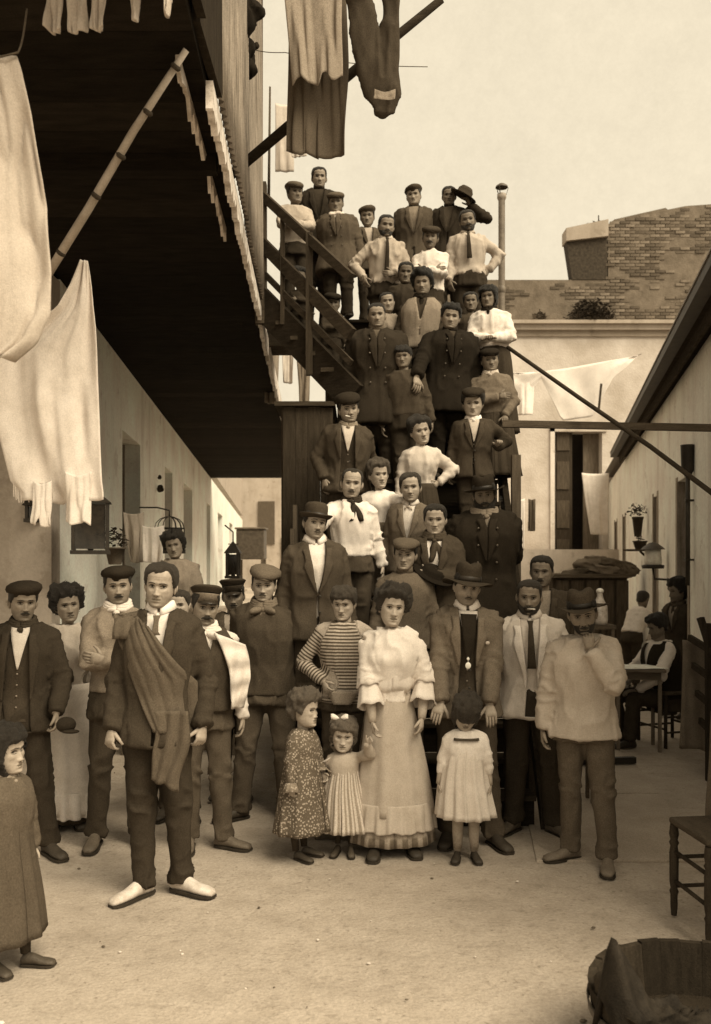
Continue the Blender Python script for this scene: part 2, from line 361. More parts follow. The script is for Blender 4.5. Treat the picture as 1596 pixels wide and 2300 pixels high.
obj('corner_post', G().box((xe(8)-.04, 7.98, 4.07), (xe(8)+.05, 8.08, 6.9)), WOOD(.16), gal)
for i in range(9):                                       # pale worn patches of boarding peeling outward at the edge
    Y0 = 5.0+i*.33
g = G(); g.add([(xe(3)+.35, 3, 6.9), (xe(8.1)+.2, 8.1, 6.9), (-7, 8.1, 7.4), (-7, 3, 7.4), (xe(3)+.35, 3, 6.95), (xe(8.1)+.2, 8.1, 6.95), (-7, 8.1, 7.45), (-7, 3, 7.45)],
               [(0, 1, 2, 3), (7, 6, 5, 4), (0, 4, 5, 1), (1, 5, 6, 2), (3, 2, 6, 7), (0, 3, 7, 4)]); obj('roof', g, METAL(.07), gal)

# ---- right building
def xr(Y): return 1.375+.227*Y
rb = thing('low_house', 'low pale plastered house with dark eave gutter along the right side', 'house')
rd = [(5.8, 7.7, 2.5, 0), (9.3, 10.3, 2.6, 0), (12.2, 12.85, 2.6, .75), (18.0, 18.8, 2.6, .0), (20.5, 21.5, 2.6, 0)]
g = G(); y = 3.0
for a, b_, zt, zb in rd:
    wallbox(g, xr, y, a, 0, 3.74, .4); wallbox(g, xr, a, b_, zt, 3.74, .4)
    if zb: wallbox(g, xr, a, b_, 0, zb, .4)
    y = b_
wallbox(g, xr, y, 24, 0, 3.74, .4)
obj('wall', g, PL(.86), rb)
for a, b_, zt, zb in rd:
    d = G(); wallbox(d, lambda Y: xr(Y)+.3, a+.03, b_-.03, zb+.02, zt-.02, .05)
    dd = obj('shutter' if zb else 'door', d, WOOD(.09), rb)
    e = G(); wallbox(e, lambda Y: xr(Y)+.29, a+.12, b_-.12, zb+.15, (zt+zb)/2-.1, .02); wallbox(e, lambda Y: xr(Y)+.29, a+.12, b_-.12, (zt+zb)/2+.1, zt-.2, .02)
    obj('door_panel', e, WOOD(.055), dd)
    for (s0, s1) in ((a, a+.06), (b_-.06, b_)):
        d = G(); wallbox(d, lambda Y: xr(Y)-.012, s0-.06, s1, zb, zt+.05, .1); obj('door_frame', d, WOOD(.32), rb)
def xg(Y): return 1.21+.227*Y
obj('eave_soffit', G().add([(xg(3), 3, 3.80), (xg(18.2), 18.2, 3.80), (xr(18.2)+.4, 18.2, 3.80), (xr(3)+.4, 3, 3.80), (xg(3), 3, 3.86), (xg(18.2), 18.2, 3.86), (xr(18.2)+.4, 18.2, 3.86), (xr(3)+.4, 3, 3.86)],
    [(0, 1, 2, 3), (7, 6, 5, 4), (0, 4, 5, 1), (1, 5, 6, 2), (3, 2, 6, 7), (0, 3, 7, 4)]), WOODH(.05), rb)
obj('gutter', G().bar((xg(3)-.07, 3, 3.84), (xg(18.2)-.07, 18.2, 3.84), .12, .10), METAL(.04), rb)
obj('gutter_lip', G().bar((xg(3)-.137, 3, 3.885), (xg(18.2)-.137, 18.2, 3.885), .012, .016), METAL(.22), rb)
obj('fascia', G().bar((xg(3)+.06, 3, 3.74), (xg(18.2)+.06, 18.2, 3.74), .03, .12), WOODH(.05), rb)
obj('roof', G().add([(xg(3), 3, 3.90), (xg(24), 24, 3.90), (xg(24)+5, 24, 4.5), (xg(3)+5, 3, 4.5)], [(0, 1, 2, 3)]), METAL(.1), rb, solid=.03)
for i in range(0):
    Y = 3.4+i*.75; obj('rafter_end', G().box((xg(Y)+.02, Y, 3.72), (xr(Y)-.0, Y+.07, 3.795)), WOODH(.06), rb)
# hopper and downpipe
dp = thing('downpipe', 'dark rainwater hopper with a thin downpipe on the right wall', 'downpipe', (xr(9.0)-.06, 9.0, 0))
obj('hopper', G().lathe([(.03, 2.55), (.062, 2.62), (.07, 2.86), (.072, 2.87), (.06, 2.87), (.02, 2.7)], 16), METAL(.03), dp, smooth=True)
obj('pipe', G().tube([(0, 0, 1.45), (0, 0, 2.6)], .022, 10), METAL(.04), dp, smooth=True)
for z in (1.7, 2.3): obj('clip', G().box((-.03, -.03, z), (.06, .03, z+.02)), METAL(.03), dp)

# ---- back building
bb = thing('plastered_back_building', 'tall peeling back building with brick parapet and raised dark doorway', 'building')
YB = 24.0
def bx(px): return (px-798)/F*YB
def bz(py): return HC+(HY-py)/F*YB
g = G(); dx0, dx1, dz0, dz1 = bx(1245), bx(1352), 0, bz(970)
g.box((2.2, YB, 0), (dx0, YB+.5, 8.0)).box((dx0, YB, dz1), (dx1, YB+.5, 8.0)).box((dx1, YB, 0), (16, YB+.5, 8.0))
plm = mat('peeling_plaster', .55, scale=1.1, amt=.22, bump=.5, bscale=20, bd=.02)
obj('wall', g, plm, bb)
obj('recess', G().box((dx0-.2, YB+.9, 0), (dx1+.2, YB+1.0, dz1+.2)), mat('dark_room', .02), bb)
obj('door_leaf', G().box((dx0, YB+.1, 0), (dx0+.5, YB+.16, dz1)), WOOD(.05), bb)
for k in range(4): obj('door_panel', G().box((dx0+.08, YB+.07, .6+k*1.05+.9), (dx0+.42, YB+.1, 1.35+k*1.05+.9)), WOOD(.08), bb)
obj('door_leaf', G().box((dx1-.42, YB+.35, 0), (dx1, YB+.41, dz1)), WOOD(.16), bb)
obj('architrave', G().box((dx0-.12, YB-.05, 0), (dx0-.002, YB-.002, dz1+.1)), PL(.66), bb)
obj('architrave', G().box((dx0-.12, YB-.05, dz1+.003), (dx1+.12, YB-.004, dz1+.14)), PL(.5), bb)
obj('cornice', G().box((2.0, YB-.28, 8.0), (16, YB+.5, 8.09)), PL(.4), bb)
obj('cornice', G().box((2.0, YB-.16, 7.86), (16, YB-.003, 7.997)), PL(.45), bb)
obj('drip_band', G().box((2.0, YB-.06, 7.70), (16, YB-.003, 7.857)), PL(.3), bb)
# brick parapet and taller brick gable: backing + real bricks proud of it
mort = mat('mortar', .16, scale=3, amt=.3, bump=.6, bscale=30, bd=.02)
zt1 = bz(628)
obj('parapet', G().box((2.0, YB+.02, 8.093), (bx(1366), YB+.5, zt1)), mort, bb)
gx0 = bx(1366)
gp = [(gx0, 8.093), (16, 8.093), (16, 11.6), (bx(1596), bz(458)), (bx(1540), bz(462)), (bx(1500), bz(470)), (bx(1495), bz(466)), (bx(1380), bz(492)), (gx0, bz(503))]
gv = [(x, YB+.02, z) for x, z in gp]+[(x, YB+.6, z) for x, z in gp]; n = len(gp)
obj('gable', G().add(gv, [tuple(range(n)), tuple(range(2*n-1, n-1, -1))]+[(i, i+n, (i+1) % n+n, (i+1) % n) for i in range(n)]), mort, bb)
bricks = []
def gz(x):
    if x < gx0: return zt1
    return np.interp(x, [gx0, bx(1380), bx(1495), bx(1596), 16], [bz(503), bz(492), bz(468), bz(458), 11.6])
z = 8.11; row = 0
while z < 11.5:
    x = 3.9+(row % 2)*.14
    while x < 10.2:
        if z+.075 < gz(x+.12)-.01:
            keep = vnoise(np.array([[x*.9, z*1.6, 3.3]]))[0]+.55*vnoise(np.array([[x*3, z*7, 1.3]]))[0]
            if keep > -.18: bricks.append((x, z, random.uniform(.004, .032)))
        x += .27
    z += .088; row += 1
bm_ = [mat('brick', l, scale=8, amt=.3, bump=.5, bscale=40, bd=.01) for l in (.09, .12, .15, .19)]
vis = [b_ for b_ in bricks if bx(1150) < b_[0] < bx(1590) and not(b_[0] > bx(1500) and b_[1] < bz(600))]
random.shuffle(vis); big = sorted(vis, key=lambda b_: (abs(b_[0]-6.6)))[:290]; bigs = set(big)
me0 = [None]*4
for (x, z, d) in big:
    k = random.randrange(4)
    if me0[k] is None: o = obj('brick', G().box((0, 0, 0), (.25, .08, .07)), bm_[k], bb); me0[k] = o.data
    else: o = bpy.data.objects.new('brick', me0[k]); COL.objects.link(o); o.parent = bb
    o.location = (x, YB+.02-d, z)
g = G()
for (x, z, d) in bricks:
    if (x, z, d) in bigs: continue
    g.box((x, YB+.02-d, z), (x+.25, YB+.06, z+.07), random.randrange(4))
obj('brick_courses', g, bm_, bb, stuff=True)
# roof hatch / cistern box with lintel left of the gable
hb = thing('rooftop_box', 'dark open box with pale lintel on the brick parapet beside the gable', 'roof structure')
x0, x1, z0, z1, zl = bx(1272), bx(1364), zt1+.005, bz(505), bz(535)
gl = [(x0-.03, YB-.1, zl-.1), (x1, YB-.1, zl+.03), (x1, YB-.1, z1+.12), (x0-.03, YB-.1, z1-.12)]
obj('lintel', G().add(gl+[(a, b_+.5, c) for a, b_, c in gl], [(0, 1, 2, 3), (7, 6, 5, 4), (0, 4, 5, 1), (1, 5, 6, 2), (2, 6, 7, 3), (3, 7, 4, 0)]), PL(.36), hb)
gl = [(x0+.15, YB+.0, z0), (x1-.003, YB+.0, z0), (x1-.003, YB+.0, zl+.02), (x0+.0, YB+.0, zl-.11)]
obj('box', G().add(gl+[(a, b_+.35, c) for a, b_, c in gl], [(0, 1, 2, 3), (7, 6, 5, 4), (0, 4, 5, 1), (1, 5, 6, 2), (2, 6, 7, 3), (3, 7, 4, 0)]), mat('recess_shade', .05, amt=.5), hb)  # solid near-black block; the recess's shade is painted as its colour
# bush growing out of the cornice, weed on the top
def tuft(name, label, c, rad, n, l):
    g = G()
    for i in range(n):
        p = np.array([random.gauss(0, .42), random.gauss(0, .3), abs(random.gauss(.1, .42))])
        if np.linalg.norm(p) > 1.15: continue
        q = p*np.array(rad); a = random.uniform(0, 6.28); s_ = .05*random.uniform(.6, 1.5)
        d1 = np.array([math.cos(a), math.sin(a), random.uniform(-.5, .9)])*s_; d2 = np.cross(d1, (random.random(), .6, .4)); d2 *= .45
        g.add([q-d1, q+d2, q+d1, q-d2], [(0, 1, 2, 3)], random.randrange(2))
    e = thing(name, label, 'bush', c)
    obj('foliage', g, [mat('leaf', l), mat('leaf', l*1.8)], e)
    obj('stem', G().tube([(0, .1, -.06), (.02, 0, .1), (0, -.05, .3)], .015, 6), WOOD(.06), e)
tuft('bush', 'dark round bush rooted on the ledge under the brick parapet', (bx(1322), YB-.16, 8.09), (.62, .25, .55), 1500, .035)
tuft('weed', 'small dry weed on the ledge left of the round bush', (bx(1208), YB-.16, 8.09), (.22, .1, .22), 180, .10)
tuft('weed', 'wispy weed sprouting from the top of the rooftop box', (bx(1345), YB+.1, bz(507)), (.3, .1, .16), 60, .08)
# low terrace wall in front of the doorway
tag(obj('terrace_wall', G().box((bx(1100)*.83, 20, 0), (6.1, 20.25, 1.93)).box((2.9, 20.25, 1.5), (6.1, 23.9, 1.9)), PL(.5)), 'low pale terrace wall below the raised dark doorway', 'wall')
# far end of the passage
fh = thing('far_house', 'pale far house closing the passage under the gallery', 'house')
obj('wall', G().box((-9, 54, 0), (-2.2, 55, 7.4)), PL(.4), fh)
obj('window', G().box((-5.9, 53.9, 2.6), (-4.9, 53.99, 5.2)), WOOD(.1), fh); obj('door', G().box((-4.5, 53.9, 0), (-3.3, 53.99, 3.0)), WOOD(.12), fh)
ct = thing('water_tank', 'dark square tank on a stand in the passage under the gallery', 'tank', (-3.15, 27, 0))
obj('tank', G().box((-.42, -.4, 1.7), (.42, .4, 2.6)), METAL(.09), ct, bevel=.03)
obj('lid', G().box((-.46, -.44, 2.603), (.46, .44, 2.66)), METAL(.14), ct, bevel=.01)
for sx in (-1, 1):
    for sy in (-1, 1): obj('leg', G().box((sx*.36-.04, sy*.34-.04, 0), (sx*.36+.04, sy*.34+.04, 1.697)), WOOD(.12), ct)
# stove pipe behind the stair
cp = thing('stove_pipe', 'tall slim stove pipe with a small cap right of the stair top', 'chimney', (1.97, 12, 0))
obj('pipe', G().lathe([(.045, 0), (.045, 3), (.045, 6.6)], 16), METAL(.16), cp, smooth=True)
obj('collar', G().lathe([(.047, 5.3), (.055, 5.32), (.055, 5.37), (.047, 5.39)], 16), METAL(.14), cp, smooth=True)
obj('rim', G().lathe([(.046, 6.55), (.062, 6.58), (.062, 6.63), (.046, 6.64)], 16), METAL(.3), cp, smooth=True)
obj('cap', G().lathe([(.085, 6.72), (.08, 6.74), (.04, 6.77), (.002, 6.775)], 16), METAL(.08), cp, smooth=True)
for a in (0, 2.1, 4.2): obj('strut', G().bar((.06*math.cos(a), .06*math.sin(a), 6.62), (.09*math.cos(a), .09*math.sin(a), 6.72), .012, .006), METAL(.08), cp)

# ================================================================ STAIRCASE
ST0, TR, RS = 5.72, .176, .2
def step_z(Y): return max(0, (math.floor((Y-ST0)/TR)+1))*RS if Y > ST0 else 0
st = thing('wooden_staircase', 'dark wooden staircase crowded with people rising to the gallery', 'staircase')
NST = 21
for i in range(NST):
    Y = ST0+i*TR; z = (i+1)*RS; xa = -.42 if Y < 7.4 else -.18; xb = 1.16+max(0, (Y-6.5))*.06
    obj('tread', G().box((xa, Y-.02, z-.035), (xb, Y+TR-.004, z)), WOODH(.045), st, bevel=.006)
    obj('riser', G().box((xa+.01, Y+.006, z-RS), (xb-.01, Y+.024, z-.037)), WOODH(.025), st)
YT = ST0+NST*TR; ZT = NST*RS        # 9.42, 4.2
for x, Y0 in ((-.45, ST0), (1.17, ST0)):
    Ye = 7.4 if x < 0 else YT; xe_ = x+(0 if x < 0 else .17)
    obj('stringer', G().add([(x, Y0-.1, 0), (x+.05, Y0-.1, 0), (x, Y0-.1, .14), (x+.05, Y0-.1, .14), (xe_, Ye, (Ye-Y0)/TR*RS-.35), (xe_+.05, Ye, (Ye-Y0)/TR*RS-.35), (xe_, Ye, (Ye-Y0)/TR*RS+.1), (xe_+.05, Ye, (Ye-Y0)/TR*RS+.1)],
        [(0, 1, 3, 2), (4, 6, 7, 5), (0, 4, 5, 1), (2, 3, 7, 6), (0, 2, 6, 4), (1, 5, 7, 3)]), WOODH(.03), st)
# landing at the top
for i in range(8):
    obj('landing_plank', G().box((-1.0, YT+i*.16, ZT-.04), (1.6, YT+i*.16+.152, ZT)), WOODH(.06), st)
for x in (-.3, .4, 1.2):
    obj('landing_post', G().box((x-.05, YT+.9, 0), (x+.05, YT+1.0, ZT-.045)), WOOD(.08), st)
obj('landing_beam', G().box((-1.0, YT+.02, ZT-.22), (1.6, YT+.1, ZT-.045)), WOODH(.05), st)
# short flight veering to the gallery: stringer, open treads, rails, balusters
A_, B_ = at(762, 862, 7.62), at(562, 655, 8.3)
def lerp(a, b, t): return a+(b-a)*t
obj('stringer', G().bar(A_-Vector((-.12, 0, .12)), B_+Vector((0, 0, 0)), .06, .26), WOODH(.03), st)
A2, B2 = A_+Vector((.15, .75, .0)), B_+Vector((-.05, .95, 0))
for i in range(6):
    t = (i+.5)/6; p = lerp(A_, B_, t)+Vector((0, .03, .06)); q = lerp(A2, B2, t)+Vector((0, 0, .06))
    obj('tread', G().bar(p, q, .19, .035), WOODH(.06), st)
up = Vector((0, 0, 1))
for k, (ha, hb_, wd, hh) in enumerate(((1.0, 1.0, .06, .075), (.52, .56, .05, .11), (.28, .30, .03, .05))):
    a = lerp(A_, B_, -.12)+up*ha; b_ = lerp(A_, B_, 1.0)+up*hb_
    obj('rail', G().bar(a, b_, wd, hh), WOODH(.05), st)
for t, wd, hgt, l in ((1.0, .05, 1.25, .15), (.87, .10, 1.1, .09), (.32, .06, 1.05, .05)):
    p = lerp(A_, B_, t); obj('newel_post', G().box((p.x-wd/2, p.y-wd/2, p.z-.2), (p.x+wd/2, p.y+wd/2, p.z+hgt)), WOOD(l), st)
for t in (.62,): 
    p = lerp(A_, B_, t); obj('baluster', G().box((p.x-.02, p.y-.02, p.z), (p.x+.02, p.y+.02, p.z+1.0)), WOOD(.06), st)
# right hand rail and its posts
for (Y, hgt) in ((7.1, .95),):
    x = 1.19+max(0, Y-6.5)*.10; z = step_z(Y)
    obj('newel_post', G().box((x, Y, z-.3), (x+.07, Y+.07, z+hgt)), WOOD(.12), st)
0 and obj('rail', G().bar((1.23, 6.3, step_z(6.3)+.97), (1.23+.15, 7.98, step_z(7.98)+.90), .06, .07), WOODH(.07), st)
0 and obj('rail', G().bar((1.23, 6.3, step_z(6.3)+.5), (1.23+.15, 7.98, step_z(7.98)+.45), .04, .06), WOODH(.05), st)
# boarded cupboard under the flight (vertical boards one by one)
cb_ = thing('boarded_lean_to', 'dark boarded lean-to under the upper flight left of the stair', 'shed')
for i in range(4):
    x0 = -.61+i*.105; obj('board', G().box((x0, 7.5+.003*(i % 2), 0), (x0+.1035, 7.53+.006*(i % 2), 3.0-.01*(i % 2))), WOOD(random.choice((.045, .048, .052))), cb_)
for i in range(12):
    y0 = 7.56+i*.155; obj('board', G().box((-.63, y0, 0), (-.6, y0+.148, 2.99)), WOOD(random.choice((.07, .09, .11))), cb_)
obj('roof_board', G().box((-.68, 7.46, 3.003), (-.17, 9.4, 3.04)), WOODH(.05), cb_)
# lower left hand parapet boards of the stair
for i in range(5):
    Y = 5.9+i*.3; z = step_z(Y)
    obj('side_board', G().box((-.50, Y, 0), (-.47, Y+.29, z+.55+.0*i)), WOOD(random.choice((.06, .08))), st)
# horizontal beam and diagonal pole on the right
tag(obj('cross_beam', G().bar(at(1128, 952, 7.2), at(1640, 962, 7.0), .05, .055), WOODH(.10)), 'straight wooden beam spanning from the stair post to the right eave', 'beam')
tag(obj('prop_pole', G().tube([at(1140, 780, 7.9), at(1300, 893, 7.1), at(1460, 1003, 6.3), at(1640, 1138, 5.4)], .018, 8), WOODH(.05), smooth=True), 'long dark thin pole slanting down from the stair rail to the right wall', 'pole')
# ================================================================ PEOPLE
SKIN = lambda l: mat('skin', l, scale=22, amt=.16, bump=.35, bscale=160, rough=.6, spec=.3, bd=.003, grain=.12, gscale=90, stub=.55)
LIP = lambda l: mat('lips', l*.5, amt=.1, bump=0, rough=.5)
EYEW = mat('eye_white', .20, amt=.05, bump=0, rough=.3); IRIS_CREASE = mat('iris_crease_shade', .012, amt=0, bump=0, rough=.2, spec=.5)
HAIRM = lambda l: mat('hair', l, scale=30, stretch=(40, 40, 6), amt=.45, bump=.9, rough=.6, spec=.4, bd=.008)
T_ = [-1, -.95, -.85, -.7, -.5, -.25, 0, .25, .5, .7, .85, .95, 1]
W_ = [0, .029, .046, .057, .066, .072, .076, .078, .079, .073, .060, .038, 0]
F_ = [.035, .070, .083, .084, .083, .082, .081, .087, .088, .079, .062, .038, -.005]
B_T = [-.035, .0, .02, .038, .055, .075, .088, .094, .095, .088, .070, .045, .005]
YC = [-.035, -.030, -.022, -.012, -.004, 0, 0, 0, 0, 0, 0, .003, .005]
def gs(a, c, s): return np.exp(-((a-c)/s)**2)
def head_pts(TH, T, fem=0., child=0.):
    """TH: angle (0 = face), T: -1..1 height. returns points and outward-ish dirs, head height .235"""
    w = np.interp(T, T_, W_); f = np.interp(T, T_, F_); b = np.interp(T, T_, B_T); yc = np.interp(T, T_, YC)
    if child: w = w*(1+.07*child+.05*child*gs(T, -.4, .3)); f = f*(1-.03*child)
    if fem: w = w*(1-.03*fem*gs(T, -.8, .3))
    s, c = np.sin(TH), np.cos(TH)
    x = w*np.sign(s)*np.abs(s)**.92
    y = np.where(c > 0, yc-(f+yc)*np.abs(c)**.82, yc+(b-yc)*np.abs(c)**.95)
    return np.stack([x, y, T*.1175], -1)
def face_disp(P, TH, p):
    x, z = P[..., 0], P[..., 2]; m = (np.cos(TH) > -.1); ax_ = np.abs(x)
    fem, ch = p.get('fem', 0), p.get('child', 0); ad = 1-max(ch, .5*fem)
    k = np.zeros_like(x)
    k += (.0035+.0025*ad)*gs(ax_, .026, .022)*gs(z, .019, .008)
    k -= .0140*gs(ax_, .031, .0155)*gs(z, .003, .0105)
    k -= .004*gs(x, 0, .009)*gs(z, .004, .008)
    nl = np.clip((.008-z)/.048, 0, 1); under = 1/(1+np.exp(-(z+.0475)/.0018))
    k += (.004+p.get('nose', .0185)*nl**1.2*(1-.35*ch))*gs(x, 0, .0085+.004*nl)*under*(z < .03)
    k += .0085*gs(ax_, .0125, .0065)*gs(z, -.041, .0065)
    k -= .003*gs(x, 0, .003)*gs(z, -.055, .006)
    k += .0055*gs(x, 0, .021)*gs(z, -.0625, .0045); k -= .0055*gs(x, 0, .026)*gs(z, -.0685, .0022)
    k += .006*gs(x, 0, .018)*gs(z, -.0750, .0045); k -= .0035*gs(x, 0, .022)*gs(z, -.086, .005)
    k += (.005+.004*ad)*gs(x, 0, .02)*gs(z, -.101, .011)
    k += .0045*gs(ax_, .046, .016)*gs(z, -.02, .014)*(1+.6*ch)
    k -= .004*ad*gs(ax_, .042, .014)*gs(z, -.06, .02)
    k -= (.002+.004*ad)*gs(ax_, .024+(-.045-z)*.45, .0035)*gs(z, -.053, .012)
    k -= .0035*ad*gs(ax_, .030, .014)*gs(z, -.0135, .0035)
    k += .0012*ad*np.sin(z*900)*gs(x, 0, .035)*gs(z, .05, .015)
    k -= .004*gs(ax_, .068, .015)*gs(z, .03, .02)
    return k*m
def head_grid(nu, nv, p):
    u = np.linspace(-math.pi, math.pi, nu, endpoint=False); TH = u-.45*np.sin(u); v = np.linspace(-1, 1, nv)
    T = np.sin(v*math.pi/2); T = .45*T+.55*v
    A, B = np.meshgrid(TH, T); P = head_pts(A, B, p.get('fem', 0), p.get('child', 0))
    k = face_disp(P, A, p); P[..., 1] -= k*np.clip(np.cos(A)*1.5, 0, 1); P[..., 0] += k*np.sin(A)*.35
    return P, A, B
def hair_mesh(g, p, style, nu, nv):
    if style == 'none': return
    u = np.linspace(-math.pi, math.pi, nu, endpoint=False); v = np.linspace(-.98, 1, nv)
    A, B = np.meshgrid(u, v); P = head_pts(A, B, p.get('fem', 0), p.get('child', 0)); a = np.abs(A)
    front = {'short': .60, 'receding': .74, 'fringe': .36, 'tousled': .50, 'updo': .56, 'curly': .50, 'bob': .40, 'parted': .60, 'crop': .58, 'back': -.3}[style]
    side = {'bob': -1.2, 'updo': .02, 'curly': -.25, 'fringe': -.02, 'back': -1.2}.get(style, -.05); back = {'bob': -1.3, 'updo': -.45, 'curly': -.6, 'back': -1.4}.get(style, -.55)
    hl = np.interp(a, [0, .55, .85, 1.15, 1.45, 1.75, 2.1, math.pi], [front, front+.02, front*.75+.1, .22 if side > -.5 else side*.4, side, .02 if side > -.5 else side, back*.7, back])
    if style == 'parted': hl = hl+.12*np.sin(A*1.3+.6)*(a < 1.1)
    hl = hl+.07*vnoise(np.stack([A*6+p['seed'], A*0, A*0], -1).reshape(-1, 3)).reshape(B.shape); mm = np.clip((B-hl)/.12, -1.5, 1)
    th = {'short': .009, 'receding': .006, 'fringe': .014, 'tousled': .020, 'updo': .026, 'curly': .030, 'bob': .020, 'parted': .013, 'crop': .005, 'back': .02}[style]
    nn = vnoise((P*[46, 46, 30]).reshape(-1, 3)+p['seed']).reshape(B.shape); n2 = vnoise((P*[140, 140, 90]).reshape(-1, 3)+p['seed']).reshape(B.shape)
    amp = {'short': .25, 'receding': .2, 'parted': .25, 'crop': .1, 'updo': .4, 'curly': .75, 'bob': .6}.get(style, .6)
    t = th*(1+amp*nn+.35*amp*n2)*np.clip(mm, 0, 1)**.5*(1+.5*np.clip(B, 0, 1))-.012*np.clip(-mm, 0, 1)-.0025
    D = np.stack([np.sin(A)*np.sqrt(np.clip(1-B**2, .05, 1)), -np.cos(A)*np.sqrt(np.clip(1-B**2, .05, 1)), B*.9], -1); D /= np.linalg.norm(D, axis=-1)[..., None]
    Q = P+D*t[..., None]
    f = []
    for i in range(nv-1):
        for j in range(nu):
            j2 = (j+1) % nu
            if min(mm[i, j], mm[i+1, j], mm[i, j2], mm[i+1, j2]) > -.9: f.append((i*nu+j, i*nu+j2, (i+1)*nu+j2, (i+1)*nu+j))
    g.add(Q.reshape(-1, 3), f)
    if p.get('strands'):
        rd = random.Random(p['seed']); ok = [(i, j) for i in range(nv) for j in range(nu) if mm[i, j] > .25]
        for _ in range(p['strands']):
            i, j = rd.choice(ok); q = Q[i, j]-D[i, j]*.003; tdir = np.array([rd.gauss(0, 1), rd.gauss(0, 1), rd.gauss(-.3, .8)]); tdir -= D[i, j]*np.dot(tdir, D[i, j]); tdir /= np.linalg.norm(tdir)+1e-6
            ln = rd.uniform(.012, .03); up_ = rd.uniform(.2, .8)*(1 if style in ('curly', 'tousled') else .35); wv = np.cross(tdir, D[i, j])*.0013
            pts = [q, q+tdir*ln*.5+D[i, j]*ln*up_*.7, q+tdir*ln+D[i, j]*ln*up_*.5]
            g.add([pts[0]-wv, pts[0]+wv, pts[1]+wv, pts[1]-wv, pts[2]], [(0, 1, 2, 3), (3, 2, 4)])
    if style == 'updo': g.ball((0, .03, .135), (.05, .05, .035), 14, 9); 
    if p.get('bun'): g.ball(p['bun'], (.038, .038, .032), 12, 8)
def tube_between(P0, P1): return
def solve(S, Wr, l1, l2, hint):
    S, Wr = np.array(S), np.array(Wr); d = Wr-S; L_ = np.linalg.norm(d); m = (l1+l2)*.998
    if L_ > m: Wr = S+d/L_*m; d = Wr-S; L_ = m
    L_ = max(L_, abs(l1-l2)+.02)
    a = (l1*l1-l2*l2+L_*L_)/(2*L_); h = math.sqrt(max(0, l1*l1-a*a)); u = d/np.linalg.norm(d)
    hv = np.array(hint, float); hv = hv-u*np.dot(hv, u); hv /= np.linalg.norm(hv)+1e-9
    return S+u*a+hv*h, Wr
def hand(g, Wp, d, n, side, s=1., curl=.5, mi=0):
    """palm, four fingers, thumb. d: pointing dir, n: palm normal (fingers curl towards it)"""
    d = np.array(d, float); d /= np.linalg.norm(d); n = np.array(n, float); n = n-d*np.dot(n, d); n /= np.linalg.norm(n)+1e-9
    x = np.cross(d, n)*side; Wp = np.array(Wp, float)     # x towards the thumb
    def Q(a, b, c): return Wp+s*(a*x+b*d+c*n)
    pr = [(.0, .024, .017), (.03, .034, .016), (.06, .040, .014), (.085, .038, .012)]
    V = []; nn = 10
    for (b_, w_, t_) in pr:
        for j in range(nn):
            t = 2*math.pi*j/nn; V.append(Q(w_*math.cos(t)*(1 if abs(math.cos(t)) < .9 else .97), b_, t_*math.sin(t)))
    f = [(i*nn+j, (i+1)*nn+j, (i+1)*nn+(j+1) % nn, i*nn+(j+1) % nn) for i in range(3) for j in range(nn)]+[tuple(range(nn)), tuple(range(3*nn, 4*nn))[::-1]]
    g.add(V, f, mi)
    for k, (ox, ln) in enumerate(((.028, .068), (.0095, .078), (-.009, .072), (-.027, .057))):
        p = Q(ox, .080, 0); a = 0; pts = [Q(ox*.8, .055, 0), p]; aa = .12+curl*(.55+.08*k)
        for q in range(3):
            a += aa; st = ln*(.45, .31, .24)[q]
            p = p+s*st*(math.cos(a)*d+math.sin(a)*n+ox*.9*x*(1-curl)); pts.append(p)
        g.tube(pts, np.array([.0085, .0092, .0082, .0075, .0055])*s, 7, mi)
    dx = x*.75+d*.65+n*.25
    g.tube([Q(.018, .018, .004), Q(.036, .036, .008), Q(.036, .036, .008)+s*.03*dx, Q(.036, .036, .008)+s*(.052*dx+.012*d*1+.012*n*curl)], np.array([.014, .013, .0105, .007])*s, 7, mi)
ARM = {  # wrist (x outward, y, z) , elbow hint, hand dir, palm normal
 'down': ((.255, -.03, .86), (.35, .9, 0), (0, -.12, -1), (-1, 0, 0)),
 'downf': ((.22, -.10, .88), (.6, .7, 0), (-.1, -.2, -1), (-.7, .7, 0)),
 'behind': ((.06, .17, .98), (1, .6, 0), (-1, 0, -.2), (0, 1, 0)),
 'hip': ((.185, -.06, 1.02), (1, .5, .2), (-.5, -.5, -.5), (-.5, .6, 0)),
 'fold': ((-.07, -.205, 1.17), (.9, -.1, -.7), (-1, .05, .15), (0, 1, 0)),
 'pocket': ((.20, -.08, .93), (.9, .6, 0), (-.1, -.1, -1), (-.6, .6, 0)),
 'front': ((.05, -.19, .93), (1, .3, 0), (-.5, -.3, -.8), (0, 1, .2)),
 'chin': ((.035, -.175, 1.40), (.5, -.5, -1), (-.1, .25, 1), (0, 1, .2)),
 'table': ((.12, -.36, 1.05), (1, .2, -.3), (-.2, -1, -.05), (0, 0, -1)),
}
TZ = [.70, .80, .90, 1.05, 1.18, 1.30, 1.38, 1.435, 1.475, 1.50]
THW = [.20, .19, .172, .150, .166, .180, .172, .128, .080, .062]
THD = [.145, .138, .122, .106, .122, .128, .116, .092, .070, .056]
TYO = [0, 0, 0, 0, -.004, -.006, .0, .004, .006, .006]
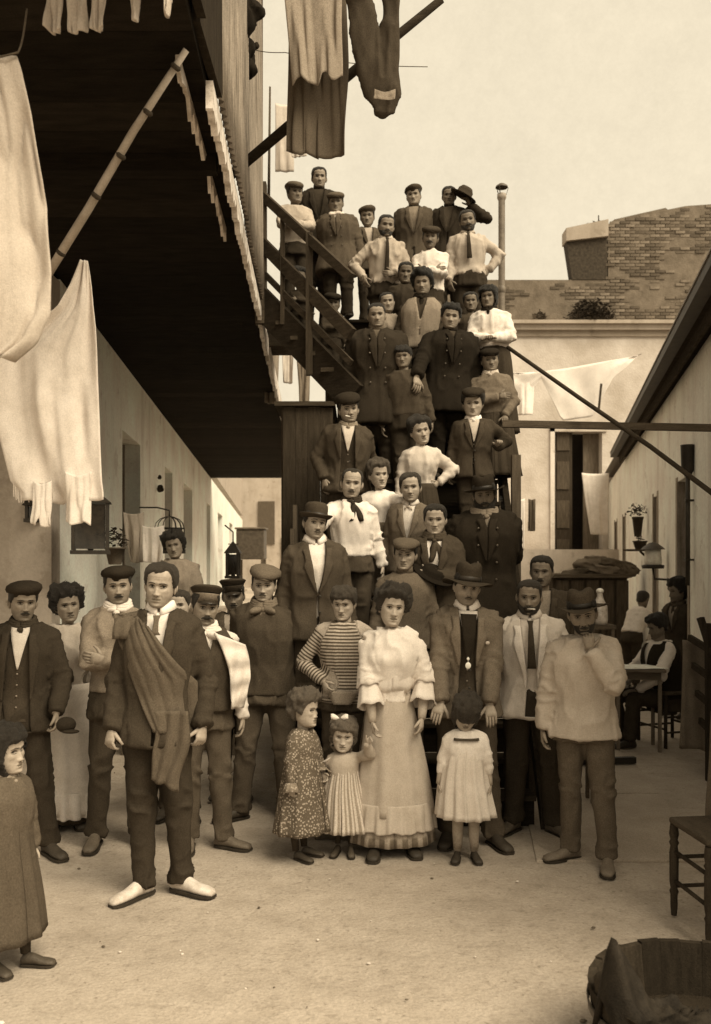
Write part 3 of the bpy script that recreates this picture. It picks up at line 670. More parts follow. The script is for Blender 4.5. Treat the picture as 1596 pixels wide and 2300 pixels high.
def garment(g, voxel, smooth_it, fold, seed, V_bones, flare=1.):
    me = g.mesh('tmp'); o = bpy.data.objects.new('tmp', me); COL.objects.link(o)
    md = o.modifiers.new('r', 'REMESH'); md.mode = 'VOXEL'; md.voxel_size = voxel
    ms = o.modifiers.new('s', 'SMOOTH'); ms.iterations = smooth_it; ms.factor = .5
    dg = bpy.context.evaluated_depsgraph_get(); ev = o.evaluated_get(dg)
    m2 = bpy.data.meshes.new_from_object(ev, depsgraph=dg)
    bpy.data.objects.remove(o); bpy.data.meshes.remove(me)
    n = len(m2.vertices); co = np.empty(n*3); m2.vertices.foreach_get('co', co); co = co.reshape(-1, 3)
    no = np.empty(n*3); m2.vertex_normals.foreach_get('vector', no); no = no.reshape(-1, 3)
    f = np.empty(len(m2.polygons)*4, int) if all(len(p.vertices) == 4 for p in m2.polygons) else None
    if f is not None: m2.polygons.foreach_get('vertices', f); f = f.reshape(-1, 4)
    else: f = [tuple(p.vertices) for p in m2.polygons]
    bpy.data.meshes.remove(m2)
    # nearest limb coordinates
    q = co*[15, 15, 5.5]; sv = co[:, 2].copy(); best = np.full(n, .095); am = np.ones(n)
    for ki, (a, b_, kind) in enumerate(V_bones):
        a, b_ = np.array(a), np.array(b_); d = b_-a; L_ = np.linalg.norm(d)+1e-9; d = d/L_
        t = np.clip((co-a) @ d, 0, L_); dist = np.linalg.norm(co-a-t[:, None]*d, axis=1); m = dist < best
        q[m] = (co[m]*[13, 13, 9])+np.outer(t[m]*(12 if kind == 'arm' else 2.5), d)*1.0; best[m] = dist[m]; sv[m] = -t[m]+1.4
        j_ = np.minimum(np.abs(t[m]-(L_ if ki % 2 == 0 else 0)), np.abs(t[m]-(0 if ki % 2 == 0 else L_))*1.3+.02); am[m] = .30+.9*np.exp(-(j_/.085)**2)
    nz = vnoise(q+seed*3.1); n2 = vnoise(q*2.1+seed); dsp = fold*1.9*((1-np.abs(nz))**3.5-.30)+fold*.45*n2
    co = co+no*(dsp*am)[:, None]
    return co, f, sv
class Person:
    def __init__(s, label, px, ytop, Y, foot=None, rot=0, head='m', hat=None, hatc=.05, hair='short', hairc=.03, skin=.33, build=1.0, arms=('down', 'down'),
                 top=None, topc=.06, vest=None, shirt=.6, legs='trousers', legc=.05, stache=None, beard=0, neck=None, neckc=.6, yaw=0, tilt=0, roll=0,
                 hh=None, shoes=.04, feet=None, lean=0, seat=0, voxel=None, group=None, x=None, far=False, hatk={}, ov=None, openw=None, patt=None, cover=None, fold=None, bun=None, tie=None, extra=None, legz=1.0):
        p = at(px, ytop, Y); s.Y = Y; s.x0 = p.x; zf = foot if foot is not None else 0.0
        Htot = p.z-zf
        hx = {None: .012, 'flat': .035, 'beret': .03, 'kepi': .03, 'bowler': .055, 'wide': .075, 'tall': .09, 'floppy': .06}[hat]
        if hat is None: hx = {'updo': .05, 'curly': .03, 'bob': .022, 'tousled': .02}.get(hair, .008)
        s.hh = (hh or (.232 if head in 'mf' else .205))*.96; s.child = {'m': 0, 'f': 0, 'y': .35, 'c': .8, 't': 1.}[head]
        s.fem = 1. if head == 'f' else 0.
        H = Htot-hx; 
        if seat: H = Htot-hx
        s.H = H; zn = H-s.hh*1.075; s.k = zn/1.475 if not seat else seat; s.kw = s.k**.85*build*(1.04 if s.child else 1)
        if seat: s.zoff = zn-1.475*s.k
        else: s.zoff = 0
        if Y < 6.7: topc, legc, vest, shoes, neckc = [c if c is None or c > .15 else c*1.12+.003 for c in (topc, legc, vest, shoes, neckc)]  # dark tones of nearer figures lifted in colour to imitate lens haze
        s.vox = voxel or (.0135 if Y < 6.6 else .017 if Y < 10 else .024); s.seed = hash_(label); s.far = Y > 8.6
        rot += random.Random(s.seed+5).uniform(-7, 7); e = thing('person', label, 'person', (p.x if x is None else x, Y, zf), R(rot), group); s.e = e; s.zf = zf; e.rotation_euler[1] = R(random.Random(s.seed+6).uniform(-2.6, 2.6)) if (zf > .3 and not seat) else 0
        s.lean = R(lean); s.rot = R(rot)
        K, W2 = s.k, s.kw
        def U(P):
            P = np.asarray(P, float); 
            if not s.lean: return P
            z0 = .93*K+s.zoff; c, sn = math.cos(s.lean), math.sin(s.lean); y, z = P[..., 1], P[..., 2]-z0
            up_ = 1/(1+np.exp(-z/.05)); a = s.lean*up_; Q = P.copy(); Q[..., 1] = y*np.cos(a)-z*np.sin(a); Q[..., 2] = z0+y*np.sin(a)+z*np.cos(a); return Q
        s.U = U
        _w = random.Random(s.seed+1); s.sway = 0 if seat or lean else _w.choice((-1, 1))*_w.uniform(.006, .026); s.shl = _w.uniform(-.07, .07)
        def sw(z): return s.sway*K*np.exp(-((z-.95)/.30)**2)
        def B(x, y, z): return U(np.array([x*W2+sw(z), y*W2, z*K+s.zoff+s.shl*x*W2*(1 if z > 1.2 else 0)*min(1, max(0, (z-1.2)*6))]))
        s.B = B
        # ---- joints
        if fold is None: fold = .0075
        s.arms = {}
        for sg, spec in zip((-1, 1), arms):
            S = B(.158*sg, .0, 1.388); l1, l2 = .285*K, .25*K
            if isinstance(spec, str): w_, hint, hd, pn = ARM[spec]; curl = {'fold': .35, 'hip': 1.2, 'chin': 1.0, 'down': .55, 'pocket': .2, 'behind': .5}.get(spec, .5); 
            else: w_, hint, hd, pn = spec[:4]; curl = spec[4] if len(spec) > 4 else .5
            Wp = np.array(w_[1]) if isinstance(w_[0], str) else B(w_[0]*sg, w_[1], w_[2])
            if isinstance(w_[0], str):        # world target -> local
                dv = Vector(w_[1])-e.location; dv.rotate(Euler((0, 0, -s.rot))); Wp = np.array(dv)
            E, Wp = solve(S, Wp, l1, l2, (hint[0]*sg, hint[1], hint[2]))
            s.arms[sg] = (S, E, Wp, np.array((hd[0]*sg, hd[1], hd[2]), float), np.array((pn[0]*sg, pn[1], pn[2]), float), curl)
        # ---- head
        hc = B(0, 0, 1.475)+np.array([0, -.012-(math.sin(s.lean)*.06), s.hh*.545]); s.hc = hc
        _r = random.Random(s.seed+3); roll += _r.uniform(-7, 7); yaw += _r.uniform(-11, 11); tilt += _r.uniform(-2, 4)
        Mh = (Matrix.Rotation(R(yaw), 3, 'Z') @ Matrix.Rotation(R(tilt), 3, 'X') @ Matrix.Rotation(R(roll), 3, 'Y')); s.Mh = Mh
        sc = s.hh/.235
        def HT(P): return (np.asarray(P, float)*sc) @ np.array(Mh).T+hc
        s.HT = HT
        _q = random.Random(s.seed+9); par = dict(fem=s.fem, child=s.child, seed=s.seed % 17, bun=bun, nose=_q.uniform(.014, .022)); jawf = _q.uniform(.90, 1.08); par['strands'] = 420 if Y < 7.2 and hair in ('curly', 'bob', 'tousled', 'fringe', 'updo') else 160 if Y < 7.2 else 0
        body = G(); nu, nv = (88, 64) if Y < 7.3 else (56, 44) if Y < 11 else (36, 28)
        P, A, Bt = head_grid(nu, nv, par)
        # individual proportions
        rr = random.Random(s.seed); P[..., 0] *= rr.uniform(.95, 1.04)*np.interp(P[..., 2], [-.118, -.03, .02], [jawf, 1, 1]); P[..., 2] *= rr.uniform(.97, 1.02)
        f = []; mi = []
        for i in range(nv-1):
            for j in range(nu):
                f.append((i*nu+j, i*nu+(j+1) % nu, (i+1)*nu+(j+1) % nu, (i+1)*nu+j))
                c = P[i, j]; mi.append(1 if (abs(c[0]) < .023*(1-(abs(c[2]+.0685)/.011)**2) and abs(c[2]+.0685) < .010 and c[1] < -.06) else 0)
        stb_eyeshade = np.clip((-.040-P[..., 2])/.02, 0, 1)*np.clip((.03-P[..., 1])/.05, 0, 1)*(0 if (s.fem or s.child) else 1)+.35*gs(np.abs(P[..., 0]), .032, .017)*gs(P[..., 2], -.003, .013)*(P[..., 1] < -.03)  # stubble on men; eye-socket shade painted in on every face
        n0 = body.n; body.add(HT(P.reshape(-1, 3)), f, 0, stb_eyeshade.ravel()); body.m[-len(f):] = mi
        PF = P.reshape(-1, 3); PFf = PF[PF[:, 1] < .01]
        def sy(x, z): return PFf[np.argmin((PFf[:, 0]-x)**2+(PFf[:, 2]-z)**2)][1]
        def strip(pts, r, mi_, flat=1.): g0 = G(); g0.tube([(x, sy(x, z)-o_, z) for x, z, o_ in pts], r, 6, flat=flat); body.add(HT(g0.V()), g0.f, mi_)
        strip([(-.021, -.0685, -.0005), (-.010, -.0680, .0), (0, -.0690, .0), (.010, -.0680, .0), (.021, -.0685, -.0005)], .0013, 3)  # dark tube paints shade into the mouth crease
        for sg in (-1, 1):
            strip([(.0075*sg, -.0475, .001), (.0105*sg, -.0478, .001)], .0030, 3)  # dark nostril tubes paint in the shade under the nose
            ex = .030*sg; k_ = np.argmin((P[..., 0]-ex)**2+(P[..., 2]-.0015)**2+(P[..., 1] > 0)*1); ey = P.reshape(-1, 3)[k_][1]
            g0 = G(); g0.ball((ex, ey+.0066, .0012), (.0155, .0105, .0074), 12, 8); body.add(HT(g0.V()), g0.f, 2)
            g0 = G(); g0.ball((ex, ey+.0012, .0016), (.0072, .0062, .0066), 10, 6); body.add(HT(g0.V()), g0.f, 3)
            th = .0037-.0010*s.fem-.0013*s.child; bd_ = _q.uniform(-.002, .002)
            strip([(ex-.0175*sg, .0035, .0), (ex-.009*sg, .0082, .0012), (ex, .0098, .0016), (ex+.010*sg, .0082, .0012), (ex+.0175*sg, .0028, .0)], [.0016, .0026, .0030, .0026, .0016], 4)
            strip([(ex-.013*sg, -.0050, .0), (ex, -.0068, .0002), (ex+.014*sg, -.0040, .0)], .0011, 4)
            strip([(ex-.019*sg, .0185+bd_, .001), (ex-.008*sg, .0215+bd_, .0015), (ex+.006*sg, .0225+bd_, .0015), (ex+.022*sg, .0165+bd_, .0)], [th*.9, th, th*.9, th*.4], 4, .8)
            g0 = G(); Me = np.array(Matrix.Rotation(R(22*sg), 3, 'Z') @ Matrix.Rotation(R(-8), 3, 'X'))
            g0.ball((.0745*sg, .010, -.008), (.008, .018, .031), 10, 8, M=Me); g0.ball((.083*sg, .013, -.002), (.006, .016, .024), 10, 8, M=Me); body.add(HT(g0.V()), g0.f, 0)
        nb = B(0, .004, 1.43); nr = (.052-.009*s.fem)*max(.72*sc, W2*.98)
        body.tube([nb, B(0, 0, 1.475), hc+np.array([0, .018, -.07])*sc, hc+np.array([0, .018, -.02])*sc], [nr*1.25, nr*1.02, nr*.95, nr*.85], 16)
        body.lathe([(.1, 0), (.14, .2), (.15, .38), (.12, .48), (.05, .52)], 12, closed=True); V = body.v[-1]; body.v[-1] = U(V*[W2, .62*W2, K]+[0, 0, .93*K+s.zoff])
        for sg in (-1, 1):
            S, E, Wp, hd, pn, curl = s.arms[sg]
            body.tube([S+(E-S)*.1, S+(E-S)*.5, E, E+(Wp-E)*.3, E+(Wp-E)*.8, Wp+(Wp-E)*.02], np.array([.045, .043, .038, .040, .030, .025])*W2, 12)
            hs = .95*W2*(.9 if s.fem else 1) if not s.child else .92*W2
            hand(body, Wp, hd, pn, -sg, hs*1.0, curl)
        if legs == 'bare':
            for sg in (-1, 1): body.tube([(.075*sg*W2, 0, .75*K), (.08*sg*W2, -.01, .48*K), (.08*sg*W2, .01, .3*K), (.082*sg*W2, .01, .09*K)], np.array([.075, .055, .055, .036])*W2, 12)
        hm = HAIRM(hairc)
        s.body = obj('body', body, [SKIN(skin*.86), LIP(skin*.86), EYEW, IRIS_CREASE, HAIRM(min(hairc, .05))], e, smooth=True)
        s.body.data.validate()
        # ---- hair, moustache, beard
        hr = G()
        hair_mesh(hr, par, hair, 84 if Y < 7 else 48, 54 if Y < 7 else 30)
        if hr.n: obj('hair', _mapG(hr, HT), hm, e, smooth=True)
        if stache:
            g0 = G(); L_ = {1: .022, 2: .027, 3: .034}[stache]; r_ = {1: .0032, 2: .0052, 3: .0075}[stache]
            for sg in (-1, 1): g0.tube([(0, -.1005, -.0565), (sg*L_*.4, -.1, -.0572), (sg*L_*.8, -.093, -.061), (sg*L_*1.1, -.085, -.066+.004*(stache == 2))], [r_, r_*1.1, r_*.8, r_*.3], 7, flat=1.0)
            obj('moustache', _mapG(g0, HT), hm, e, smooth=True)
        if beard:
            u = np.linspace(-1.75, 1.75, 40); v = np.linspace(-.97, -.12, 16); A, Bq = np.meshgrid(u, v); Pq = head_pts(A, Bq)
            top_ = np.interp(np.abs(A), [0, .5, .9, 1.3, 1.75], [-.66, -.60, -.45, -.25, -.05]); mm = np.clip((top_-Bq)/.08, -1, 1)
            th = beard*np.where(mm > 0, mm**.5, mm*.8)*(1+.3*vnoise((Pq*120).reshape(-1, 3)).reshape(A.shape))-.001
            D = np.stack([np.sin(A), -np.cos(A), -.3+0*A], -1); Q = Pq+D*th[..., None]
            obj('beard', _mapG(G().grid(Q), HT), hm, e, smooth=True)
        if hat: s.hatf(hat, hatc, **hatk)
        # ---- clothes
        def tor(z, infl=0, kind=0):
            hw = np.interp(z, TZ, THW); hd = np.interp(z, TZ, THD)
            if s.fem: hw = hw*(1-.22*gs(z, 1.05, .10)-.05); hd = hd*(1-.08*gs(z, 1.05, .1)+.16*gs(z, 1.27, .07))
            if s.child > .5: hw = hw+.012*gs(z, 1.05, .15); hd = hd+.02*gs(z, 1.05, .15)
            return hw+infl, hd+infl, np.interp(z, TZ, TYO)
        s.tor = tor
        def torso(g_, z0, z1, infl, flare=0.):
            zs = np.linspace(z0, z1, 16); V = []; n = 24
            for z in zs:
                hw, hd, yo = tor(z, infl); fl = flare*max(0, (1.05-z))
                for j in range(n):
                    t = 2*math.pi*j/n; c, sn = math.cos(t), math.sin(t)
                    V.append(B((hw+fl)*np.sign(c)*abs(c)**.85, yo+(hd+fl)*np.sign(sn)*abs(sn)**.9, z))
            f = [(i*n+j, i*n+(j+1) % n, (i+1)*n+(j+1) % n, (i+1)*n+j) for i in range(15) for j in range(n)]+[tuple(range(n))[::-1], tuple(range(15*n, 16*n))]
            g_.add(V, f)
        def sleeves(g_, r, ln=1.0, infl=0.):
            for sg in (-1, 1):
                S, E, Wp = s.arms[sg][:3]; nb_ = B(.05*sg, .004, 1.44)
                g_.tube([nb_, (nb_+S)/2+np.array([0, 0, .004*K]), S+np.array([.004*sg, 0, 0])], np.array([.050, .054, r[0]*.94])*W2+infl, 12)
                if ln <= .5: Pt = [S, S+(E-S)*ln*2]; g_.tube(Pt, np.array(r[:2])*W2, 12)
                else:
                    q = Wp if ln >= 1 else E+(Wp-E)*(ln-.5)*2
                    g_.tube([S+(S-E)*.08, S+(E-S)*.5, E], np.array(r[:3])*W2, 12); g_.tube([E+(E-q)*.08, E+(q-E)*.5, q], np.array(r[2:5])*W2, 12); g_.ball(E, r[2]*W2*1.02, 10, 8)
        bones = [q for sg in (-1, 1) for q in ((s.arms[sg][0], s.arms[sg][1], 'arm'), (s.arms[sg][1], s.arms[sg][2], 'arm'))]
        s.bones = bones
        def surf(x, z, off=.012, back=False):
            hw, hd, yo = tor(z); q = np.clip(1-np.abs(x/hw)**2.2, .02, 1)
            return B(x, (yo+(hd*q**.48))*(1 if back else 0)+(yo-(hd*q**.48)-off)*(0 if back else 1), z)
        s.surf = surf
        def patch(name, rows, m, off=.02, nx=7, th=.004, sub=None, parent=None):
            zs = [r_[0] for r_ in rows]; zz = np.linspace(zs[0], zs[-1], max(6, int(abs(zs[-1]-zs[0])/.02)+2))
            o_ = zz if zs[0] < zs[-1] else zz
            srt = sorted(rows); a_ = np.interp(zz, [r_[0] for r_ in srt], [r_[1] for r_ in srt]); b_ = np.interp(zz, [r_[0] for r_ in srt], [r_[2] for r_ in srt])
            Pp = np.array([[surf(a_[i]+(b_[i]-a_[i])*t, zz[i], off) for t in np.linspace(0, 1, nx)] for i in range(len(zz))])
            return obj(name, G().grid(Pp), m, parent or e, smooth=True, solid=th)
        s.patch = patch
        vox = s.vox*max(.8, K)
        tk = dict(patt) if patt else {}
        def make(name, parts, c, sm=4, fold=fold, cut=None, mk=None, th=0):
            co, f, sv = garment(parts, vox, sm, fold*K, s.seed % 23, bones+s.__dict__.get('legb', []))
            if cut is not None:
                ff = np.array(f); cc = co[ff].mean(1); keep = ~cut(cc); f = ff[keep]
                if hasattr(cut, 'w'):
                    used = np.zeros(len(co), bool); used[f.ravel()] = True; rem = np.zeros(len(co), bool); rem[ff[~keep].ravel()] = True; bd = used & rem; c2 = local(co); wz = np.interp(c2[:, 2], *cut.w)
                    bd &= (np.abs(np.abs(c2[:, 0])-wz) < 1.6*vox/W2); co[bd, 0] = (np.sign(c2[bd, 0])+(c2[bd, 0] == 0))*wz[bd]*W2+sw(c2[bd, 2])
            return obj(name, G().add(co, [tuple(q) for q in f], 0, sv), cloth(c, **(mk or {})), e, smooth=True, solid=th)
        s.make = make
        def local(cc):     # undo scale (and lean roughly) -> body units
            c2 = cc.copy(); c2[:, 2] = (cc[:, 2]-s.zoff)/K; c2[:, 0] = (cc[:, 0]-sw(c2[:, 2]))/W2; c2[:, 1] = cc[:, 1]/W2; return c2
        # trousers
        if legs == 'trousers' or legs == 'rolled' or legs == 'short' or legs == 'bare_hide':
            g0 = G(); s.legb = []
            ft = feet or ((-.088, .0, -16), (.09, -.02, 18)); s.ft = ft
            g0.add(*_ring([(B(0, 0, z), tor(z)[0]+.012, tor(z)[1]+.012) for z in (.80, .87, .93, .99)], W2))
            for (fx, fy, fa), sg in zip(ft, (-1, 1)):
                hp = B(.085*sg, 0, .90) if not seat else B(.085*sg, -.02, .92)
                if seat: kn = np.array([.13*sg, -.42*K, hp[2]+.02]); an = np.array([fx*W2, fy, .10]); 
                else: an = np.array([fx*W2, fy+.01, .085*legz]); kn = (hp+an)/2+np.array([0.0, -.03*K, 0])
                r = np.array([.098, .088, .073, .068, .062, .068])*W2
                P6 = [hp+np.array([0, 0, .03]), hp+(kn-hp)*.4, kn, kn+(an-kn)*.45, kn+(an-kn)*.8, an-np.array([0, 0, .03])]
                if legs == 'rolled': P6 = P6[:5]; P6[4] = kn+(an-kn)*.62; r = r[:5]; r[4] = r[3]*1.05
                if legs == 'short': P6 = P6[:3]+[kn+(an-kn)*.15]; r = r[:4]
                g0.tube(P6, r, 14); s.legb.append((hp, kn, 'leg')); s.legb.append((kn, an, 'leg'))
            lc = bones; bones = s.legb; 
            s.bones = s.legb; make_b = garment(g0, vox, 3, .010*K, s.seed % 13, s.legb)
            obj('trousers', G().add(make_b[0], [tuple(q) for q in make_b[1]], 0), cloth(legc), e, smooth=True)
            bones = lc; s.legb = []
            if legs == 'short':
                g1 = G()
                for (fx, fy, fa), sg in zip(ft, (-1, 1)): g1.tube([B(.085*sg, 0, .52), np.array([fx*W2, fy+.01, .09])], [.05*W2, .034*W2], 12)
                obj('stocking', g1, cloth(.05), e, smooth=True)
        if legs in ('bare', 'skirt') or (legs == 'none'): ft = feet or ((-.08, 0, -10), (.08, 0, 10))
        if legs == 'skirt':
            g1 = G()
            for (fx, fy, fa) in ft: g1.tube([(fx*W2*.9, fy+.03, .55*K), (fx*W2, fy+.03, .3*K), (fx*W2, fy+.02, .05)], np.array([.055, .045, .034])*W2, 10)
            obj('stocking', g1, cloth(.05), e, smooth=True, stuff=True)
        # shoes
        if legs != 'none':
            for (fx, fy, fa), sg in zip(ft, (-1, 1)):
                ln = .27*max(K, .5)*(.9 if s.fem else 1); g0 = G(); sh = []
                for t, w_, h_, zc in ((0, .018, .05, .03), (.06, .032, .085, .04), (.25, .036, .10, .05), (.42, .038, .085, .043), (.62, .046, .058, .03), (.82, .047, .050, .026), (.95, .038, .042, .022), (1, .022, .026, .016)):
                    sh.append((t, w_, h_, zc))
                V = []; n = 12
                for t, w_, h_, zc in sh:
                    for j in range(n):
                        a = 2*math.pi*j/n; V.append((w_*math.cos(a)*.95, .07-t*ln/K*1.0 if False else .065-t*.27, max(.004, zc+(h_/2)*math.sin(a)+.006)))
                V = np.array(V)*[W2*.98, ln/.27, ln/.27*.95]; c_, s_ = math.cos(R(fa)), math.sin(R(fa))
                V = np.stack([V[:, 0]*c_-V[:, 1]*s_, V[:, 0]*s_+V[:, 1]*c_, V[:, 2]], 1)+[fx*W2, fy, 0]
                f = [(i*n+j, (i+1)*n+j, (i+1)*n+(j+1) % n, i*n+(j+1) % n) for i in range(7) for j in range(n)]+[tuple(range(n)), tuple(range(7*n, 8*n))[::-1]]
                so = obj('shoe', G().add(V, f), mat('leather', shoes, rough=.6, spec=.3, amt=.3), e, smooth=True)
                if Y < 6.2:
                    O = [(w_*1.06*q_, .065-t*.27+(.006 if t == 0 else -.004 if t == 1 else 0)) for q_ in (1,) for t, w_, h_, zc in sh]+[(-w_*1.06, .065-t*.27) for t, w_, h_, zc in sh[::-1]]
                    O = np.array(O)*[W2*.98, ln/.27]; O = np.stack([O[:, 0]*c_-O[:, 1]*s_+fx*W2, O[:, 0]*s_+O[:, 1]*c_+fy], 1); m_ = len(O)
                    obj('sole', G().add([(a_, b_, .001) for a_, b_ in O]+[(a_, b_, .014*K) for a_, b_ in O], [tuple(range(m_))[::-1], tuple(range(m_, 2*m_))]+[(i, (i+1) % m_, (i+1) % m_+m_, i+m_) for i in range(m_)]), mat('leather', .035, rough=.7), so)
        # tops
        ow = openw
        if top in ('jacket', 'coat', 'open_jacket') :
            sh_c = vest if vest is not None else shirt
            g0 = G(); torso(g0, .86, 1.47, .010); make('waistcoat' if vest is not None else 'shirt', g0, sh_c, th=0, fold=.004)
            g0 = G(); hem = {'jacket': .80, 'coat': .66, 'open_jacket': .80}[top]
            torso(g0, hem, 1.468, .030, flare=.04); sleeves(g0, (.068, .062, .056, .052, .050), infl=.004)
            if top == 'open_jacket': rows = [(.6, .10), (1.2, .07), (1.48, .055)]
            else: rows = [(.6, .03), (.84, .012), (1.12, .002), (1.2, .022), (1.40, .055), (1.48, .06)]
            if ow: rows = ow
            rz_, rw_ = [a for a, b_ in rows], [b_ for a, b_ in rows]
            def cut(cc):
                c2 = local(cc); return (np.abs(c2[:, 0]) < np.interp(c2[:, 2], rz_, rw_)) & (cc[:, 1] < B(0, -.03, 1.3)[1]+.02) & (c2[:, 2] > hem+.01) & (c2[:, 2] < 1.50)
            cut.w = (rz_, rw_)
            s.jacket = make('jacket', g0, topc, cut=cut, th=.010)
            zb = 1.12 if top != 'open_jacket' else 1.0
            for sg in (-1, 1):     # lapels with a notch
                rl = []
                for z in np.linspace(zb, 1.425, 9):
                    w0 = np.interp(z, rz_, rw_)+.002; lw = np.interp(z, [zb, 1.30, 1.345, 1.35, 1.425], [.006, .062, .058, .036, .045]); rl.append((z, sg*w0, sg*(w0+lw)))
                patch('lapel', rl, cloth(topc*1.12), off=.048, nx=5, th=.006)
            if ow and ow[0][1] == 0:
                g1 = G()
                for z in (1.36, 1.24, 1.12, 1.0): [g1.ball(surf(sx*.055, z, .048), .008*K, 8, 6) for sx in (-1, 1)]
                obj('button', g1, mat('horn', .10, rough=.4, spec=.5, bump=0), e, smooth=True, stuff=True)
            elif top != 'open_jacket' and not s.far:
                g1 = G()
                for z in (1.10, .99): g1.ball(surf(.012, z, .05), .009*K, 8, 6)
                obj('button', g1, mat('horn', .03, rough=.4, spec=.5, bump=0), e, smooth=True)
            if vest is not None: # shirt front in the V of the waistcoat
                patch('shirt_front', [(1.20, -.004, .004), (1.46, -.062, .062)], cloth(shirt), off=.024)
                if not s.far:
                    g1 = G()
                    for z in (1.17, 1.10, 1.03, .96): g1.ball(surf(0, z, .022), .006*K, 8, 6)
                    obj('waistcoat_buttons', g1, mat('horn', .25, rough=.4, spec=.5, bump=0), e, smooth=True)
        elif top in ('shirt', 'sweater', 'blouse', 'smock'):
            g0 = G(); hem = {'shirt': .95, 'sweater': .86, 'blouse': 1.0, 'smock': .82}[top]; fr = {'shirt': .016, 'sweater': .020, 'blouse': .022, 'smock': .036}[top]
            torso(g0, hem, 1.472, fr, flare=.03 if top == 'smock' else 0)
            r = {'shirt': (.062, .061, .056, .054, .043), 'sweater': (.060, .056, .052, .048, .041), 'blouse': (.062, .072, .068, .055, .04), 'smock': (.074, .078, .074, .062, .046)}[top]
            ln = 1.0
            if extra and 'sleeve' in extra: ln = extra['sleeve']
            sleeves(g0, r, ln)
            make({'shirt': 'shirt', 'sweater': 'sweater', 'blouse': 'blouse', 'smock': 'smock'}[top], g0, topc, fold=fold*(1.25 if top != 'sweater' else .7), mk=tk)
            if vest is not None:
                g0 = G(); torso(g0, .93, 1.45, .032)
                for sg in (-1, 1): g0.tube([B(.07*sg, 0, 1.42), B(.13*sg, 0, 1.41)], .06*W2, 12)
                rz_, rw_ = [.9, .98, 1.2, 1.4, 1.5], [.012, .0, .004, .05, .06]
                cut = lambda cc: ((np.abs(local(cc)[:, 0]) < np.interp(local(cc)[:, 2], rz_, rw_)) & (cc[:, 1] < B(0, 0, 1.3)[1]))
                cut.w = (rz_, rw_); make('waistcoat', g0, vest, cut=cut, th=.006, fold=.004)
        # neck wear
        nc = B(0, .0, 1.478); nr2 = nr*1.12
        if neck == 'collar':
            g0 = G(); P = []
            for z, rr_ in ((.0, 1.20), (.03, 1.10), (.050, 1.06), (.046, 1.20), (.008, 1.50)):
                P.append([nc+np.array([nr2*rr_*math.sin(t), -nr2*rr_*math.cos(t)*1.05, z*K-.030*max(0, math.cos(t))**2*K]) for t in np.linspace(.12, 2*math.pi-.12, 30)])
            obj('collar', g0.grid(np.array(P)), cloth(neckc, bump=.1), e, smooth=True, solid=.004)
        elif neck == 'band':
            obj('collar', G().lathe([(nr2*1.1, -.01), (nr2*1.02, .02), (nr2*1.0, .05*K), (nr2*.97, .05*K)], 20, c=nc), cloth(neckc), e, smooth=True, solid=.004)
        elif neck in ('scarf', 'bow', 'cravat', 'kerchief'):
            g0 = G()
            for q in range(3):
                P = [nc+np.array([nr2*(1.26+.08*q)*math.sin(t), -nr2*(1.38+.14*q)*math.cos(t), (.030-.014*q)*K-.020*math.cos(t)*K+.004*math.sin(5*t+q)]) for t in np.linspace(0, 2*math.pi, 22)]
                g0.tube(P, (.019 if neck == 'kerchief' else .014)*K, 8)
            kn = nc+np.array([0, -nr2*1.95, -.034*K])
            g0.ball(kn, np.array([.02, .016, .018])*K, 10, 8)
            if neck in ('bow', 'kerchief'):
                for sg in (-1, 1):
                    g0.add(*_leaf(kn, np.array([sg*(.085 if neck == 'bow' else .05+.03*sg), -.045, -.015 if neck == 'bow' else -.17])*K, np.array([0 if neck == 'bow' else .034, -.006, .03 if neck == 'bow' else .010])*K))
            if neck == 'bow':
                for sg in (-1, 1): g0.add(*_leaf(kn, np.array([sg*.035, -.01, -.09])*K, np.array([.016, -.003, 0])*K))
            if neck in ('scarf', 'cravat'):
                for q, (dx_, dz_, w_) in enumerate(((.012, -.15 if neck == 'cravat' else -.11, .030), (-.016, -.12 if neck == 'cravat' else -.09, .024))):
                    g0.add(*_leaf(kn, np.array([dx_, -.012, dz_])*K, np.array([w_, -.004*(q+1), .0])*K, wide=True))
            obj('neckerchief', g0, cloth(neckc, bump=.3), e, smooth=True)
        if tie: 
            patch('tie', [(tie[1], -.028, .028), (1.38, -.016, .016), (1.43, -.012, .012), (1.455, -.02, .02)], cloth(tie[0]), off=.052 if vest is None else .045, nx=4, th=.008)
        if ov: ov(s)
    def hatf(s, kind, c, tilt=0, roll=0, r=0, dz=0, dx=0, peakl=.75, band=None):
        """hats in head units"""
        M = np.array(Matrix.Rotation(R(roll), 3, 'Y') @ Matrix.Rotation(R(tilt), 3, 'X') @ Matrix.Rotation(R(r), 3, 'Z'))
        m = cloth(c, bump=.5); sd = s.seed % 11
        def HT2(P): return s.HT(np.asarray(P) @ M.T+np.array([dx, 0, .048+dz]))
        def peak(z, rr, ln, w=1.15, drop=.35):
            P = []
            for a in np.linspace(0, 1, 6):
                row = []
                for t in np.linspace(-w, w, 17):
                    q = a*ln*math.cos(t*math.pi/2/w)**.7 if abs(t) < w*.999 else 0
                    row.append((rr*math.sin(t)*.88, -rr*math.cos(t)*1.08-q, z-q*drop-.012*(abs(t)/w)**2-.35*q*abs(math.sin(t))**2))
                P.append(row)
            return np.array(P)
        g = G()
